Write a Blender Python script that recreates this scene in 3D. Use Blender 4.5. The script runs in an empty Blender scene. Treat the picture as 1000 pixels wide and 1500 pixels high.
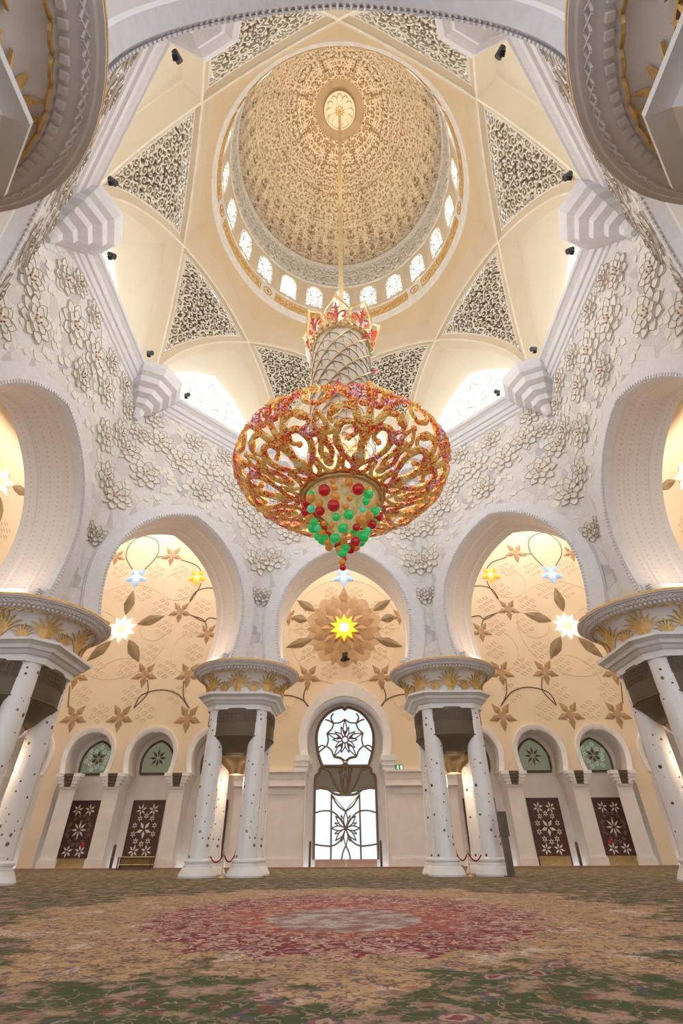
import bpy, math, random
from math import sin, cos, pi, radians as RAD, sqrt, atan2, hypot, tan, floor
from mathutils import Vector, Matrix
S = bpy.context.scene
COL = S.collection
T22 = tan(RAD(22.5)); C22 = cos(RAD(22.5))
# ------------------------------------------------------------------ mesh builder
class MB:
    def __init__(s): s.v=[]; s.f=[]; s.m=[]; s.uv={}
    def add(s, vs, fs, m=0):
        o=len(s.v); s.v.extend([tuple(p) for p in vs])
        for f in fs: s.f.append([i+o for i in f]); s.m.append(m)
        return o
    def ngon(s, pts, m=0): s.add(pts,[list(range(len(pts)))],m)
    def box(s, c, d, m=0, rz=0):
        x,y,z=d[0]/2,d[1]/2,d[2]/2; cr,sr=cos(rz),sin(rz); vs=[]
        for k in ((-1,-1,-1),(1,-1,-1),(1,1,-1),(-1,1,-1),(-1,-1,1),(1,-1,1),(1,1,1),(-1,1,1)):
            a,b=k[0]*x,k[1]*y; vs.append((c[0]+a*cr-b*sr,c[1]+a*sr+b*cr,c[2]+k[2]*z))
        s.add(vs,[(3,2,1,0),(4,5,6,7),(0,1,5,4),(1,2,6,5),(2,3,7,6),(3,0,4,7)],m)
    def loft(s, loops, m=0, closed=True, cap0=False, cap1=False, uvs=None):
        n=len(loops[0]); vs=[p for l in loops for p in l]; fs=[]
        for i in range(len(loops)-1):
            for j in range(n if closed else n-1):
                k=(j+1)%n; fs.append((i*n+j,i*n+k,(i+1)*n+k,(i+1)*n+j))
        if cap0: fs.append(list(range(n))[::-1])
        if cap1: fs.append([(len(loops)-1)*n+j for j in range(n)])
        o=s.add(vs,fs,m)
        if uvs:
            for i,t in enumerate([q for l in uvs for q in l]): s.uv[o+i]=t
    def lathe(s, prof, seg=32, c=(0,0,0), m=0, rf=None, cap0=False, cap1=False, a0=0.0):
        loops=[]
        for i,(r,z) in enumerate(prof):
            loops.append([(c[0]+r*(rf(i,2*pi*j/seg+a0) if rf else 1)*cos(2*pi*j/seg+a0), c[1]+r*(rf(i,2*pi*j/seg+a0) if rf else 1)*sin(2*pi*j/seg+a0), c[2]+z) for j in range(seg)])
        s.loft(loops,m,True,cap0,cap1)
    def tube(s, path, r, n=6, m=0, closed=False, flat=1.0, nrm=None):
        P=[Vector(p) for p in path]; L=len(P)
        if L<2: return
        rr=r if isinstance(r,(list,tuple)) else [r]*L
        loops=[]; up=None
        for i in range(L):
            a=P[i-1] if (i>0 or closed) else P[0]; b=P[(i+1)%L] if (i<L-1 or closed) else P[-1]
            t=(b-a)
            if t.length<1e-9: t=Vector((0,0,1))
            t.normalize()
            if nrm is not None:
                N=Vector(nrm[i]); N=N-t*N.dot(t)
                N=N.normalized() if N.length>1e-6 else t.orthogonal().normalized()
            else:
                if up is None: up=t.orthogonal().normalized()
                N=up-t*up.dot(t)
                N=N.normalized() if N.length>1e-6 else t.orthogonal().normalized()
                up=N
            B=t.cross(N)
            loops.append([P[i]+(B*cos(2*pi*j/n)+N*(sin(2*pi*j/n)*flat))*rr[i] for j in range(n)])
        if closed: loops.append(loops[0]); s.loft(loops,m)
        else: s.loft(loops,m,True,True,True)
    def ball(s, c, r, m=0, nu=8, nv=5, sc=(1,1,1)):
        vs=[(c[0],c[1],c[2]-r*sc[2])]; fs=[]
        for i in range(1,nv):
            a=-pi/2+pi*i/nv
            for j in range(nu): vs.append((c[0]+r*sc[0]*cos(a)*cos(2*pi*j/nu),c[1]+r*sc[1]*cos(a)*sin(2*pi*j/nu),c[2]+r*sc[2]*sin(a)))
        vs.append((c[0],c[1],c[2]+r*sc[2])); t=len(vs)-1
        for j in range(nu):
            k=(j+1)%nu; fs.append((0,1+k,1+j))
            for i in range(nv-2): fs.append((1+i*nu+j,1+i*nu+k,1+(i+1)*nu+k,1+(i+1)*nu+j))
            fs.append((1+(nv-2)*nu+j,1+(nv-2)*nu+k,t))
        s.add(vs,fs,m)
    def ribbon(s, pts, ws, mp, h, m=0):
        """2-D stroke mapped on a surface by mp(x,y)->(P,N), raised h"""
        n=len(pts)
        if n<2: return
        vs=[]
        for i in range(n):
            a=pts[max(i-1,0)]; b=pts[min(i+1,n-1)]
            tx,ty=b[0]-a[0],b[1]-a[1]; l=hypot(tx,ty) or 1; nx,ny=-ty/l*ws[i]/2,tx/l*ws[i]/2
            P,N=mp(pts[i][0]+nx,pts[i][1]+ny); vs.append(P); vs.append(P+N*h)
            P,N=mp(pts[i][0]-nx,pts[i][1]-ny); vs.append(P+N*h); vs.append(P)
        fs=[]
        for i in range(n-1):
            for j in range(3): fs.append((i*4+j,i*4+j+1,i*4+5+j,i*4+4+j))
        s.add(vs,fs,m)
    def build(s, name, mats, parent=None, smooth=None, loc=None, rz=None):
        me=bpy.data.meshes.new(name)
        me.from_pydata(s.v,[],s.f)
        for mt in (mats if isinstance(mats,(list,tuple)) else [mats]): me.materials.append(mt)
        if len(me.materials)>1: me.polygons.foreach_set('material_index',s.m)
        if s.uv:
            ul=me.uv_layers.new(name='UVMap')
            for lp in me.loops: ul.data[lp.index].uv=s.uv.get(lp.vertex_index,(0,0))
        if smooth is not None:
            me.polygons.foreach_set('use_smooth',[True]*len(me.polygons))
            me.set_sharp_from_angle(angle=RAD(smooth))
        me.update()
        o=bpy.data.objects.new(name,me); COL.objects.link(o)
        if parent: o.parent=parent
        if loc: o.location=loc
        if rz is not None: o.rotation_euler[2]=rz
        return o
def tag(o,label=None,cat=None,group=None,kind=None):
    if label: o['label']=label
    if cat: o['category']=cat
    if group: o['group']=group
    if kind: o['kind']=kind
    return o
def empty(name,loc=(0,0,0),rz=0,parent=None):
    o=bpy.data.objects.new(name,None); COL.objects.link(o); o.location=loc; o.rotation_euler[2]=rz
    o.empty_display_size=.2
    if parent: o.parent=parent
    return o
def copy_tree(o,parent=None):
    c=o.copy(); COL.objects.link(c)
    if parent: c.parent=parent
    for ch in list(o.children): copy_tree(ch,c)
    return c
# ------------------------------------------------------------------ materials
class NT:
    def __init__(s,name):
        s.mat=bpy.data.materials.new(name); s.mat.use_nodes=True; s.t=s.mat.node_tree
        s.b=s.t.nodes['Principled BSDF']
    def n(s,typ,**kw):
        x=s.t.nodes.new(typ)
        for k,v in kw.items():
            if k in x.inputs.keys() : s.put(x.inputs[k],v)
            else: setattr(x,k,v)
        return x
    def put(s,inp,v):
        if isinstance(v,bpy.types.NodeSocket): s.t.links.new(v,inp)
        else: inp.default_value=v
    def math(s,op,a,b=None,c=None,clamp=False):
        x=s.t.nodes.new('ShaderNodeMath'); x.operation=op; x.use_clamp=clamp; s.put(x.inputs[0],a)
        if b is not None: s.put(x.inputs[1],b)
        if c is not None: s.put(x.inputs[2],c)
        return x.outputs[0]
    def coord(s,kind='Object',scale=None):
        o=s.n('ShaderNodeTexCoord').outputs[kind]
        if scale:
            mp=s.n('ShaderNodeMapping'); s.put(mp.inputs[0],o); mp.inputs['Scale'].default_value=scale; o=mp.outputs[0]
        return o
    def noise(s,vec,scale,detail=3,rough=.5):
        x=s.n('ShaderNodeTexNoise'); s.put(x.inputs['Vector'],vec); x.inputs['Scale'].default_value=scale; x.inputs['Detail'].default_value=detail; x.inputs['Roughness'].default_value=rough
        return x
    def vor(s,vec,scale,feature='F1',rnd=1.0):
        x=s.n('ShaderNodeTexVoronoi'); x.feature=feature; s.put(x.inputs['Vector'],vec); x.inputs['Scale'].default_value=scale; x.inputs['Randomness'].default_value=rnd
        return x
    def ramp(s,fac,stops,interp='LINEAR'):
        x=s.n('ShaderNodeValToRGB'); s.put(x.inputs[0],fac); e=x.color_ramp.elements; x.color_ramp.interpolation=interp
        while len(e)<len(stops): e.new(.5)
        for i,(p,c) in enumerate(stops): e[i].position=p; e[i].color=tuple(c)+(1,) if len(c)==3 else c
        return x.outputs[0]
    def mix(s,fac,a,b,mode='MIX'):
        x=s.n('ShaderNodeMix'); x.data_type='RGBA'; x.blend_type=mode
        s.put(x.inputs[0],fac)
        for i,v in ((6,a),(7,b)):
            if isinstance(v,(tuple,list)) and len(v)==3: v=tuple(v)+(1,)
            s.put(x.inputs[i],v)
        return x.outputs[2]
    def bump(s,h,strength=.3,dist=.05):
        x=s.n('ShaderNodeBump'); x.inputs['Strength'].default_value=strength; x.inputs['Distance'].default_value=dist
        s.put(x.inputs['Height'],h); s.t.links.new(x.outputs[0],s.b.inputs['Normal'])
    def base(s,c,rough=.5,metal=0):
        if isinstance(c,tuple) and len(c)==3: c=c+(1,)
        s.put(s.b.inputs['Base Color'],c); s.b.inputs['Roughness'].default_value=rough; s.b.inputs['Metallic'].default_value=metal
        return s.mat
    def emit(s,c,st):
        if isinstance(c,tuple) and len(c)==3: c=c+(1,)
        s.put(s.b.inputs['Emission Color'],c); s.b.inputs['Emission Strength'].default_value=st
M={}
def speck(name,c,rough=.5,metal=0,amt=.08,scale=3.0,bump=0.0,bs=20):
    t=NT(name); v=t.coord(); nz=t.noise(v,scale,4)
    d=tuple(x*(1-amt) for x in c); l=tuple(min(1,x*(1+amt)) for x in c)
    col=t.ramp(nz.outputs[0],[(.3,d),(.7,l)])
    if bump: t.bump(t.noise(v,bs,2).outputs[0],bump,.02)
    M[name]=t.base(col,rough,metal); return t
def glow(name,c,st,base=None):
    t=NT(name); t.emit(c,st); M[name]=t.base(base or c,.4); return t
# carved mosaic stone of the hall walls
t=NT('relief_stone'); v=t.coord('Object',(1,1,1)); nz=t.noise(v,.55,3)
cell=t.vor(v,1.5); edge=t.vor(v,1.5,'DISTANCE_TO_EDGE'); cell2=t.vor(v,4.5); e2=t.vor(v,4.5,'DISTANCE_TO_EDGE')
sep=t.n('ShaderNodeSeparateColor'); t.put(sep.inputs[0],cell.outputs['Color'])
c1=t.ramp(sep.outputs[0],[(0,(.50,.50,.54)),(.12,(.66,.65,.67)),(.45,(.76,.75,.74)),(.8,(.75,.75,.79)),(1,(.80,.79,.79))])
wv=t.n('ShaderNodeTexWave'); t.put(wv.inputs['Vector'],v); wv.inputs['Scale'].default_value=3.2; wv.inputs['Distortion'].default_value=9; wv.inputs['Detail'].default_value=2
c2=t.mix(t.math('MULTIPLY',t.math('LESS_THAN',e2.outputs['Distance'],.05),.14),c1,(.4,.37,.33))
c2=t.mix(t.math('MULTIPLY',t.math('LESS_THAN',edge.outputs['Distance'],.02),.3),c2,(.42,.38,.33))
t.bump(t.math('ADD',t.math('MINIMUM',edge.outputs['Distance'],.12),t.math('ADD',t.math('MULTIPLY',e2.outputs['Distance'],.3),t.math('MULTIPLY',wv.outputs['Fac'],.05))),.3,.12)
M['relief_stone']=t.base(c2,.55)
speck('petal_shade_and_dots',(.36,.29,.23),.6); speck('petal_heart',(.68,.52,.40),.5); speck('petal_stone',(.79,.77,.73),.5,amt=.06,scale=1.2)
# lilac white marble of the arch rings
t=NT('ring_marble'); v=t.coord(); e=t.vor(v,7); t.bump(t.math('ADD',e.outputs['Distance'],t.noise(v,25,2).outputs[0]),.25,.03)
col=t.ramp(t.noise(v,4,3).outputs[0],[(.3,(.71,.71,.76)),(.7,(.77,.78,.82))]); M['ring_marble']=t.base(col,.5)
speck('marble_white',(.82,.81,.83),.35,amt=.04,scale=2)
# soffit plaster with rows of small inlaid dots
t=NT('soffit'); uv=t.coord('UV'); sx=t.n('ShaderNodeSeparateXYZ'); t.put(sx.inputs[0],uv)
fu=t.math('SUBTRACT',t.math('FRACT',t.math('MULTIPLY',sx.outputs[0],4.2)),.5)
fv=t.math('MULTIPLY',t.math('SUBTRACT',t.math('FRACT',t.math('MULTIPLY',sx.outputs[1],2.3)),.5),1.9)
d=t.math('SQRT',t.math('ADD',t.math('MULTIPLY',fu,fu),t.math('MULTIPLY',fv,fv)))
M['soffit']=t.base(t.mix(t.math('MULTIPLY',t.math('LESS_THAN',d,.13),.55),(.80,.75,.73,1),(.42,.27,.2,1)),.38)
speck('ceiling_cream',(.69,.59,.44),.6,amt=.03,scale=.6)
speck('vault_cream',(.74,.66,.52),.6,amt=.03,scale=.5)
speck('collar_shade_tan',(.70,.56,.37),.6,amt=.03,scale=.5)  # shade of the collar's unlit, downward face is put into the colour
speck('lattice_stone',(.80,.75,.66),.55,amt=.05,scale=2)
speck('lattice_shade_back',(.24,.18,.12),.7)  # shade of the recess behind the lattice is put into this dark colour
speck('dome_ground_shade',(.53,.40,.26),.65,amt=.04)  # shadow between the relief strokes is put into the ground colour
speck('dome_relief',(.86,.76,.62),.55,amt=.05,scale=1)
speck('ceiling_white',(.80,.77,.72),.5)
speck('beige_wall',(.80,.66,.49),.6,amt=.04,scale=.4,bump=.08,bs=8)
speck('beige_carve',(.78,.63,.46),.6)
speck('wall_marble',(.80,.75,.72),.4,amt=.05,scale=1.1)
speck('inlay_brown',(.42,.26,.13),.5,amt=.2,scale=2.5)
speck('rosette_ground',(.58,.40,.24),.5); speck('inlay_tan',(.50,.32,.17),.5,amt=.15,scale=2)
speck('inlay_dark',(.27,.19,.10),.5,amt=.3,scale=1.2)
speck('vine',(.16,.10,.06),.5)
speck('gold',(.80,.50,.13),.35,.75,amt=.15,scale=8)
speck('gold_leaf',(.62,.40,.15),.45,.3,amt=.2,scale=6)
speck('gold_script',(.70,.42,.12),.45,.3,amt=.2,scale=10)
speck('capital_stone',(.78,.75,.77),.5,amt=.06,scale=3)
speck('black_metal',(.02,.02,.022),.4)
speck('dark_bronze',(.12,.085,.06),.45,.3,amt=.2,scale=5)
speck('lamp_bronze',(.42,.29,.16),.35,.6)
speck('tracery_bronze',(.20,.13,.085),.5,amt=.15)
speck('brass',(.75,.55,.25),.3,.9)
speck('red_rope',(.30,.015,.02),.7)
speck('door_wood',(.085,.022,.016),.4,amt=.3,scale=6)
speck('door_star',(.74,.70,.58),.4)
speck('door_star_dim',(.34,.22,.17),.4)
speck('kick_wood',(.33,.20,.07),.4,amt=.15)
speck('strip_wood',(.36,.20,.13),.5)
speck('floor_stone',(.60,.52,.44),.4)
speck('arris',(.86,.80,.68),.5)
speck('sign_red',(.6,.02,.02),.4); speck('grey_box',(.3,.29,.28),.5)
t=NT('bronze_grille'); v=t.coord(); br=t.n('ShaderNodeTexBrick'); t.put(br.inputs['Vector'],v); br.inputs['Scale'].default_value=9
M['bronze_grille']=t.base(t.mix(t.noise(v,1.5,2).outputs[0],(.12,.088,.055,1),(.17,.13,.085,1)),.5,.25)
t.bump(t.n('ShaderNodeTexWave',Scale=14.0).outputs['Fac'],.3,.02)
# column marble with scattered inlays
t=NT('column_marble'); v=t.coord(); vo=t.vor(v,3.9); sp=t.n('ShaderNodeSeparateColor'); t.put(sp.inputs[0],vo.outputs['Color'])
sz=t.n('ShaderNodeSeparateXYZ'); t.put(sz.inputs[0],v)
rad=t.math('MULTIPLY',t.math('ADD',sp.outputs[1],.35),.24)
dot=t.math('MULTIPLY',t.math('LESS_THAN',vo.outputs['Distance'],rad),t.math('GREATER_THAN',sp.outputs[0],.45))
col=t.mix(dot,t.ramp(t.noise(v,1.4,3).outputs[0],[(.3,(.80,.79,.81)),(.7,(.85,.84,.86))]),t.ramp(sp.outputs[2],[(.2,(.07,.055,.045)),(.9,(.24,.17,.13))]))
t.bump(t.noise(t.coord('Object',(1,1,.35)),1.6,1).outputs[0],.25,.25)
M['column_marble']=t.base(col,.16)
# windows / lamps (things that give light)
def pane(name,c,st,c2=None,sc=1.2):
    t=NT(name); v=t.coord(); col=t.mix(t.noise(v,sc,2).outputs[0],c+(1,),(c2 or c)+(1,)); t.emit(col,st); M[name]=t.base(tuple(min(.8,x)*.35 for x in c),.3); return t
pane('daylight_pane',(.90,.95,1),1.6,(1,.97,.92)); pane('drum_pane',(1,.985,.96),4.8)
pane('portal_pane',(.95,.97,1),.95,(.52,.68,.76),.9); pane('petal_pane',(.62,.70,1),.95,(.82,.86,1),1.5); pane('leaf_pane',(.55,.85,.62),.8); pane('portal_star',(1,1,1),1.7)
pane('pane_shade',(.23,.19,.13),.25)
pane('green_glass',(.32,.36,.23),.22,(.44,.46,.32),1.5); pane('green_star',(.55,.63,.52),.32)
glow('lamp_yellow',(1,.66,.03),.95); glow('lamp_yellow_core',(1,.92,.55),1.2); glow('lamp_white',(1,.97,.85),.92); glow('lamp_white_line',(.85,.72,.42),.72)
glow('lamp_blue',(.22,.40,.95),.8); glow('lamp_blue_core',(1,.90,.62),1.0); glow('lamp_orange',(1,.36,.01),.85); glow('lamp_orange_core',(1,.80,.3),1.0)
glow('lamp_bulb',(1,.85,.62),6.0); glow('sign_green',(.02,.18,.07),.5); glow('sign_white',(.9,1,.92),.9)
# chandelier materials
t=NT('crystal_gold'); v=t.coord(); a=t.vor(v,22); sp=t.n('ShaderNodeSeparateColor'); t.put(sp.inputs[0],a.outputs['Color'])
big=t.noise(v,1.5,2); k=t.math('ADD',t.math('MULTIPLY',sp.outputs[0],.62),t.math('SUBTRACT',t.math('MULTIPLY',big.outputs[0],1.9),.72),clamp=True)
col=t.ramp(k,[(0,(.85,.78,.66)),(.15,(.80,.60,.22)),(.42,(.82,.52,.14)),(.58,(.84,.36,.06)),(.70,(.66,.07,.02)),(.9,(.55,.02,.03)),(1,(.80,.66,.85)),(.50,(.82,.34,.05)),(.62,(.62,.06,.02)),(.86,(.55,.02,.03)),(1,(.80,.66,.85))])
t.bump(a.outputs['Distance'],.6,.05)
M['crystal_gold']=t.base(col,.2,.6); t.b.inputs['Emission Strength'].default_value=.10; t.put(t.b.inputs['Emission Color'],col)
def glass(name,c,em=.12):
    t=NT(name); t.put(t.b.inputs['Base Color'],c+(1,)); t.b.inputs['Roughness'].default_value=.06; t.b.inputs['Transmission Weight'].default_value=.25; t.b.inputs['Coat Weight'].default_value=.6
    v=t.coord(); t.bump(t.vor(v,9).outputs['Distance'],.18,.05); t.emit(c,em); M[name]=t.mat
glass('ball_red',(.55,.008,.02)); glass('ball_green',(.02,.60,.15),.16); glass('ball_orange',(.78,.34,.06),.1); glass('ball_teal',(.10,.75,.45),.15)
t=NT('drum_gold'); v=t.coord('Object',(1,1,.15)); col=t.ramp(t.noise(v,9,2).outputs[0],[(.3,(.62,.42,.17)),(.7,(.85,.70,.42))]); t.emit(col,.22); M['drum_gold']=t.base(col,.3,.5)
t=NT('feather_glass'); v=t.coord(); col=t.ramp(t.noise(v,2.5,3).outputs[0],[(.3,(.50,.42,.32)),(.7,(.62,.55,.46))]); t.emit(col,.03); M['feather_glass']=t.base(col,.3)
speck('feather_line',(.24,.16,.10),.4); speck('white_panel',(.85,.87,.9),.3); speck('leaf_red',(.55,.04,.03),.3); speck('leaf_green',(.35,.50,.30),.3)
speck('rod_gold',(.82,.66,.36),.35,.5); speck('crown_gold',(.66,.46,.22),.35,.5); speck('crown_red',(.50,.07,.04),.3,.2)
# carpet
t=NT('carpet'); v=t.coord(); nz=t.noise(v,1.3,4,.6); sx=t.n('ShaderNodeSeparateXYZ'); t.put(sx.inputs[0],v)
X,Y=sx.outputs[0],sx.outputs[1]
def ell(cy,rx,ry,lob,amp,na):
    a=t.math('DIVIDE',X,rx); b=t.math('DIVIDE',t.math('SUBTRACT',Y,cy),ry)
    r=t.math('SQRT',t.math('ADD',t.math('MULTIPLY',a,a),t.math('MULTIPLY',b,b)))
    an=t.math('ARCTAN2',b,a); w=t.math('MULTIPLY',t.math('ABSOLUTE',t.math('SINE',t.math('MULTIPLY',an,lob/2))),amp)
    return t.math('ADD',t.math('ADD',r,w),t.math('MULTIPLY',t.math('SUBTRACT',nz.outputs[0],.5),na))
def msk(r,thr,soft): return t.math('MULTIPLY_ADD',t.math('SUBTRACT',thr,r),1/soft,.5,clamp=True)
med=t.noise(v,2.2,5,.65).outputs[0]; fin=t.noise(v,9,4,.7).outputs[0]; fl=t.vor(v,2.0); fl3=t.vor(v,5.5)
fsep=t.n('ShaderNodeSeparateColor'); t.put(fsep.inputs[0],fl3.outputs['Color'])
flow=t.ramp(fsep.outputs[0],[(0,(.28,.045,.045)),(.25,(.34,.13,.085)),(.45,(.36,.27,.17)),(.6,(.085,.11,.15)),(.75,(.13,.14,.05)),(.9,(.42,.33,.25))],'CONSTANT')
fm=t.math('MULTIPLY',t.math('LESS_THAN',fl3.outputs['Distance'],.34),t.math('GREATER_THAN',fsep.outputs[1],.45))
bl=t.math('MULTIPLY_ADD',t.math('SUBTRACT',med,.545),11,.5,clamp=True)
dv=t.n('ShaderNodeVectorMath'); dv.operation='MULTIPLY_ADD'; t.put(dv.inputs[0],t.noise(v,4.0,2).outputs['Color']); dv.inputs[1].default_value=(.35,.35,.35); t.put(dv.inputs[2],v)
def contour(scale,w,dt=2): return t.math('LESS_THAN',t.math('ABSOLUTE',t.math('SUBTRACT',t.noise(dv.outputs[0],scale,dt,.5).outputs[0],.5)),w)
def flowers_on(col,scale,thr,amt):
    f=t.vor(dv.outputs[0],scale); q=t.n('ShaderNodeSeparateColor'); t.put(q.inputs[0],f.outputs['Color'])
    pet=t.ramp(f.outputs['Distance'],[(0,(.30,.10,.03)),(.07,(.22,.03,.035)),(.16,(.48,.33,.27)),(.25,(.30,.10,.08)),(.30,(.07,.08,.12))],'CONSTANT')
    return t.mix(t.math('MULTIPLY',t.math('MULTIPLY',t.math('LESS_THAN',f.outputs['Distance'],.36),t.math('GREATER_THAN',q.outputs[2],thr)),amt),col,pet)
green=t.mix(bl,(.050,.080,.018,1),(.40,.26,.19,1)); green=t.mix(t.math('MULTIPLY',fm,.6),green,flow); green=t.mix(t.math('MULTIPLY',contour(3.6,.014),.7),green,(.42,.29,.20,1)); green=t.mix(t.math('MULTIPLY',contour(5.2,.010),.6),green,(.28,.05,.04,1)); green=flowers_on(green,2.6,.45,.85)
vines=t.math('LESS_THAN',t.math('ABSOLUTE',t.math('SUBTRACT',t.noise(v,2.7,2,.5).outputs[0],.5)),.012)
tan_=t.mix(t.math('MULTIPLY_ADD',t.math('SUBTRACT',t.noise(v,1.1,4,.6).outputs[0],.60),22,.5,clamp=True),(.52,.34,.19,1),(.66,.51,.40,1))
tan_=t.mix(t.math('MULTIPLY',fm,.55),tan_,flow); tan_=t.mix(t.math('MULTIPLY',vines,.65),tan_,(.10,.03,.03,1)); tan_=t.mix(t.math('MULTIPLY',contour(4.6,.016),.7),tan_,(.16,.05,.04,1)); tan_=t.mix(t.math('MULTIPLY',contour(3.3,.013),.6),tan_,(.10,.12,.16,1)); tan_=flowers_on(tan_,2.9,.62,.8)
red=t.mix(contour(2.6,.065),(.55,.30,.24,1),(.23,.018,.035,1)); red=t.mix(contour(5.5,.03),red,(.16,.02,.04,1)); red=t.mix(contour(4.0,.022),red,(.62,.46,.36,1)); red=flowers_on(t.mix(t.math('MULTIPLY',fm,.45),red,flow),4.5,.5,.7)
pink=t.mix(contour(3.0,.07),(.58,.37,.28,1),(.42,.10,.08,1)); pink=t.mix(contour(6.0,.025),pink,(.25,.04,.05,1)); pink=t.mix(t.math('MULTIPLY',fm,.35),pink,flow)
pink=flowers_on(pink,5.0,.5,.6)
pale=flowers_on(t.mix(t.math('MULTIPLY_ADD',t.math('SUBTRACT',med,.5),8,.5,clamp=True),(.30,.15,.14,1),(.52,.46,.42,1)),6.0,.4,.6)
c=t.mix(msk(ell(-2.6,6.4,7.3,12,.16,.55),1.0,.03),green,tan_)
c=t.mix(msk(ell(-3.4,3.55,4.95,24,.10,.20),1.0,.02),c,red)
c=t.mix(msk(ell(-3.8,2.25,3.0,16,.12,.3),1.0,.05),c,pink)
c=t.mix(msk(ell(-4.3,1.30,1.75,16,.06,.1),1.0,.05),c,pale)
fs=t.vor(v,14); c=t.mix(t.math('MULTIPLY',t.math('LESS_THAN',fs.outputs['Distance'],.26),.3),c,(.05,.03,.03,1)); c=t.mix(t.math('MULTIPLY_ADD',t.math('SUBTRACT',fin,.54),3,.05,clamp=True),c,(.07,.05,.04,1))
t.bump(fin,.2,.02)
M['carpet']=t.base(c,.95)
# ------------------------------------------------------------------ shared shapes
def horseshoe(hw,zc,zt,zb,hb,n=18,nl=6):
    c=max(0.0,((zt-zc)**2-hw*hw)/(2*hw)); R=hw+c; a1=atan2(zt-zc,c)
    r=[]
    for i in range(nl): q=1-i/nl; r.append((hw-(hw-hb)*q*q, zc-(zc-zb)*q))
    for i in range(n): a=a1*i/n; r.append((-c+R*cos(a),zc+R*sin(a)))
    return [(-x,z) for x,z in r]+[(0.0,zt)]+[(x,z) for x,z in r[::-1]]
def norms(path):
    o=[]
    for i in range(len(path)):
        a=path[max(i-1,0)]; b=path[min(i+1,len(path)-1)]; l=hypot(b[0]-a[0],b[1]-a[1]) or 1
        o.append((-(b[1]-a[1])/l,(b[0]-a[0])/l))
    return o   # points outward for a path running left bottom -> apex -> right bottom
def off(path,d):
    return [(p[0]+n[0]*d,p[1]+n[1]*d) for p,n in zip(path,norms(path))]
def arclen(path):
    L=[0]
    for a,b in zip(path,path[1:]): L.append(L[-1]+hypot(b[0]-a[0],b[1]-a[1]))
    return L
def along(path,step):
    L=arclen(path); tot=L[-1]; n=int(tot/step); out=[]; j=0
    for i in range(n+1):
        s=tot*i/n
        while j<len(L)-2 and L[j+1]<s: j+=1
        q=(s-L[j])/((L[j+1]-L[j]) or 1); a,b=path[j],path[j+1]
        out.append((a[0]+(b[0]-a[0])*q,a[1]+(b[1]-a[1])*q,atan2(b[1]-a[1],b[0]-a[0])))
    return out
def arabesque(x0,x1,y0,y1,cell,w,inside,rng,leaves=4,turn=1.25):
    """scrolls and leaves filling a region: list of (points, widths)"""
    out=[]; row=0; y=y0; cs=[]
    while y<y1+cell*.5:
        x=x0+(cell*.5 if row%2 else 0)
        while x<x1+cell*.5:
            cs.append((x+rng.uniform(-.14,.14)*cell,y+rng.uniform(-.14,.14)*cell)); x+=cell
        y+=cell*.86; row+=1
    def emit(p,ws):
        run=[];rw=[]
        for q,k in zip(p,ws):
            if inside(*q): run.append(q); rw.append(k)
            else:
                if len(run)>1: out.append((run,rw))
                run=[];rw=[]
        if len(run)>1: out.append((run,rw))
    for cx,cy in cs:
        a0=rng.uniform(0,2*pi); sg=rng.choice((-1,1)); p=[];ws=[]
        for i in range(13):
            q=i/12; r=cell*(.47-.38*q); a=a0+sg*2*pi*turn*q
            p.append((cx+r*cos(a),cy+r*sin(a))); ws.append(w*(1.05-.35*q))
        emit(p,ws); emit([p[-1],(cx,cy)],[w*1.5,w*1.2])
        for l in range(leaves):
            a=a0+2*pi*l/leaves+rng.uniform(-.4,.4); r0=cell*.40; ll=cell*rng.uniform(.32,.45); b=a+sg*rng.uniform(.5,1.1)
            s=(cx+r0*cos(a),cy+r0*sin(a)); e=[]
            for i in range(5):
                q=i/4; bb=a+(b-a)*q; e.append((s[0]+ll*q*cos(bb),s[1]+ll*q*sin(bb)))
            emit(e,[w*.7,w*1.5,w*1.6,w*1.1,w*.25])
    return out
# ------------------------------------------------------------------ HALL: octagon of eight arched walls
A=12.6; AB=15.3; ZB=9.5; ZC=25.0
inner=horseshoe(3.95,12.4,17.42,ZB,3.5); outer=horseshoe(4.82,12.2,18.05,ZB,4.33)
def flower(mb,u,z,R,y,a0):
    def petal(a,r0,r1,w,h0,h1):
        ca,sa=cos(a),sin(a)
        def P(r,t,h): return (u+r*ca-t*sa, y-h, z+r*sa+t*ca)
        rim=[(r0,0),(r0+(r1-r0)*.25,w*.7),(r0+(r1-r0)*.52,w),(r0+(r1-r0)*.80,w*.58),(r1,0),(r0+(r1-r0)*.80,-w*.58),(r0+(r1-r0)*.52,-w),(r0+(r1-r0)*.25,-w*.7)]
        k=[P(r,t_,h0+(h1-h0)*(r-r0)/(r1-r0)+.004) for r,t_ in rim]; mb.tube(k[1:8],.0135,4,1)  # thin dark tube stands in for the shadow line along the petal edge
        n=len(rim); vs=[P(r,t_,0) for r,t_ in rim]+[P(r,t_,h0+(h1-h0)*(r-r0)/(r1-r0)) for r,t_ in rim]+[P(r0+(r1-r0)*.5,0,h0*.55+h1*.1)]
        mb.add(vs,[(i,(i+1)%n,n+(i+1)%n,n+i) for i in range(n)]+[(n+i,n+(i+1)%n,2*n) for i in range(n)])
    for i in range(8): petal(a0+pi/4*i,R*.34,R*1.05,R*.275,.035,.10)
    for i in range(6): petal(a0+.3+pi/3*i,R*.10,R*.66,R*.25,.11,.17)
    mb.ball((u,y-.13,z),R*.16,2,8,4,(1,.3,1))
    for i in range(5):
        a=a0+2*pi/5*i; mb.ball((u+R*.19*cos(a),y-.17,z+R*.19*sin(a)),.05,1,5,3)
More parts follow.
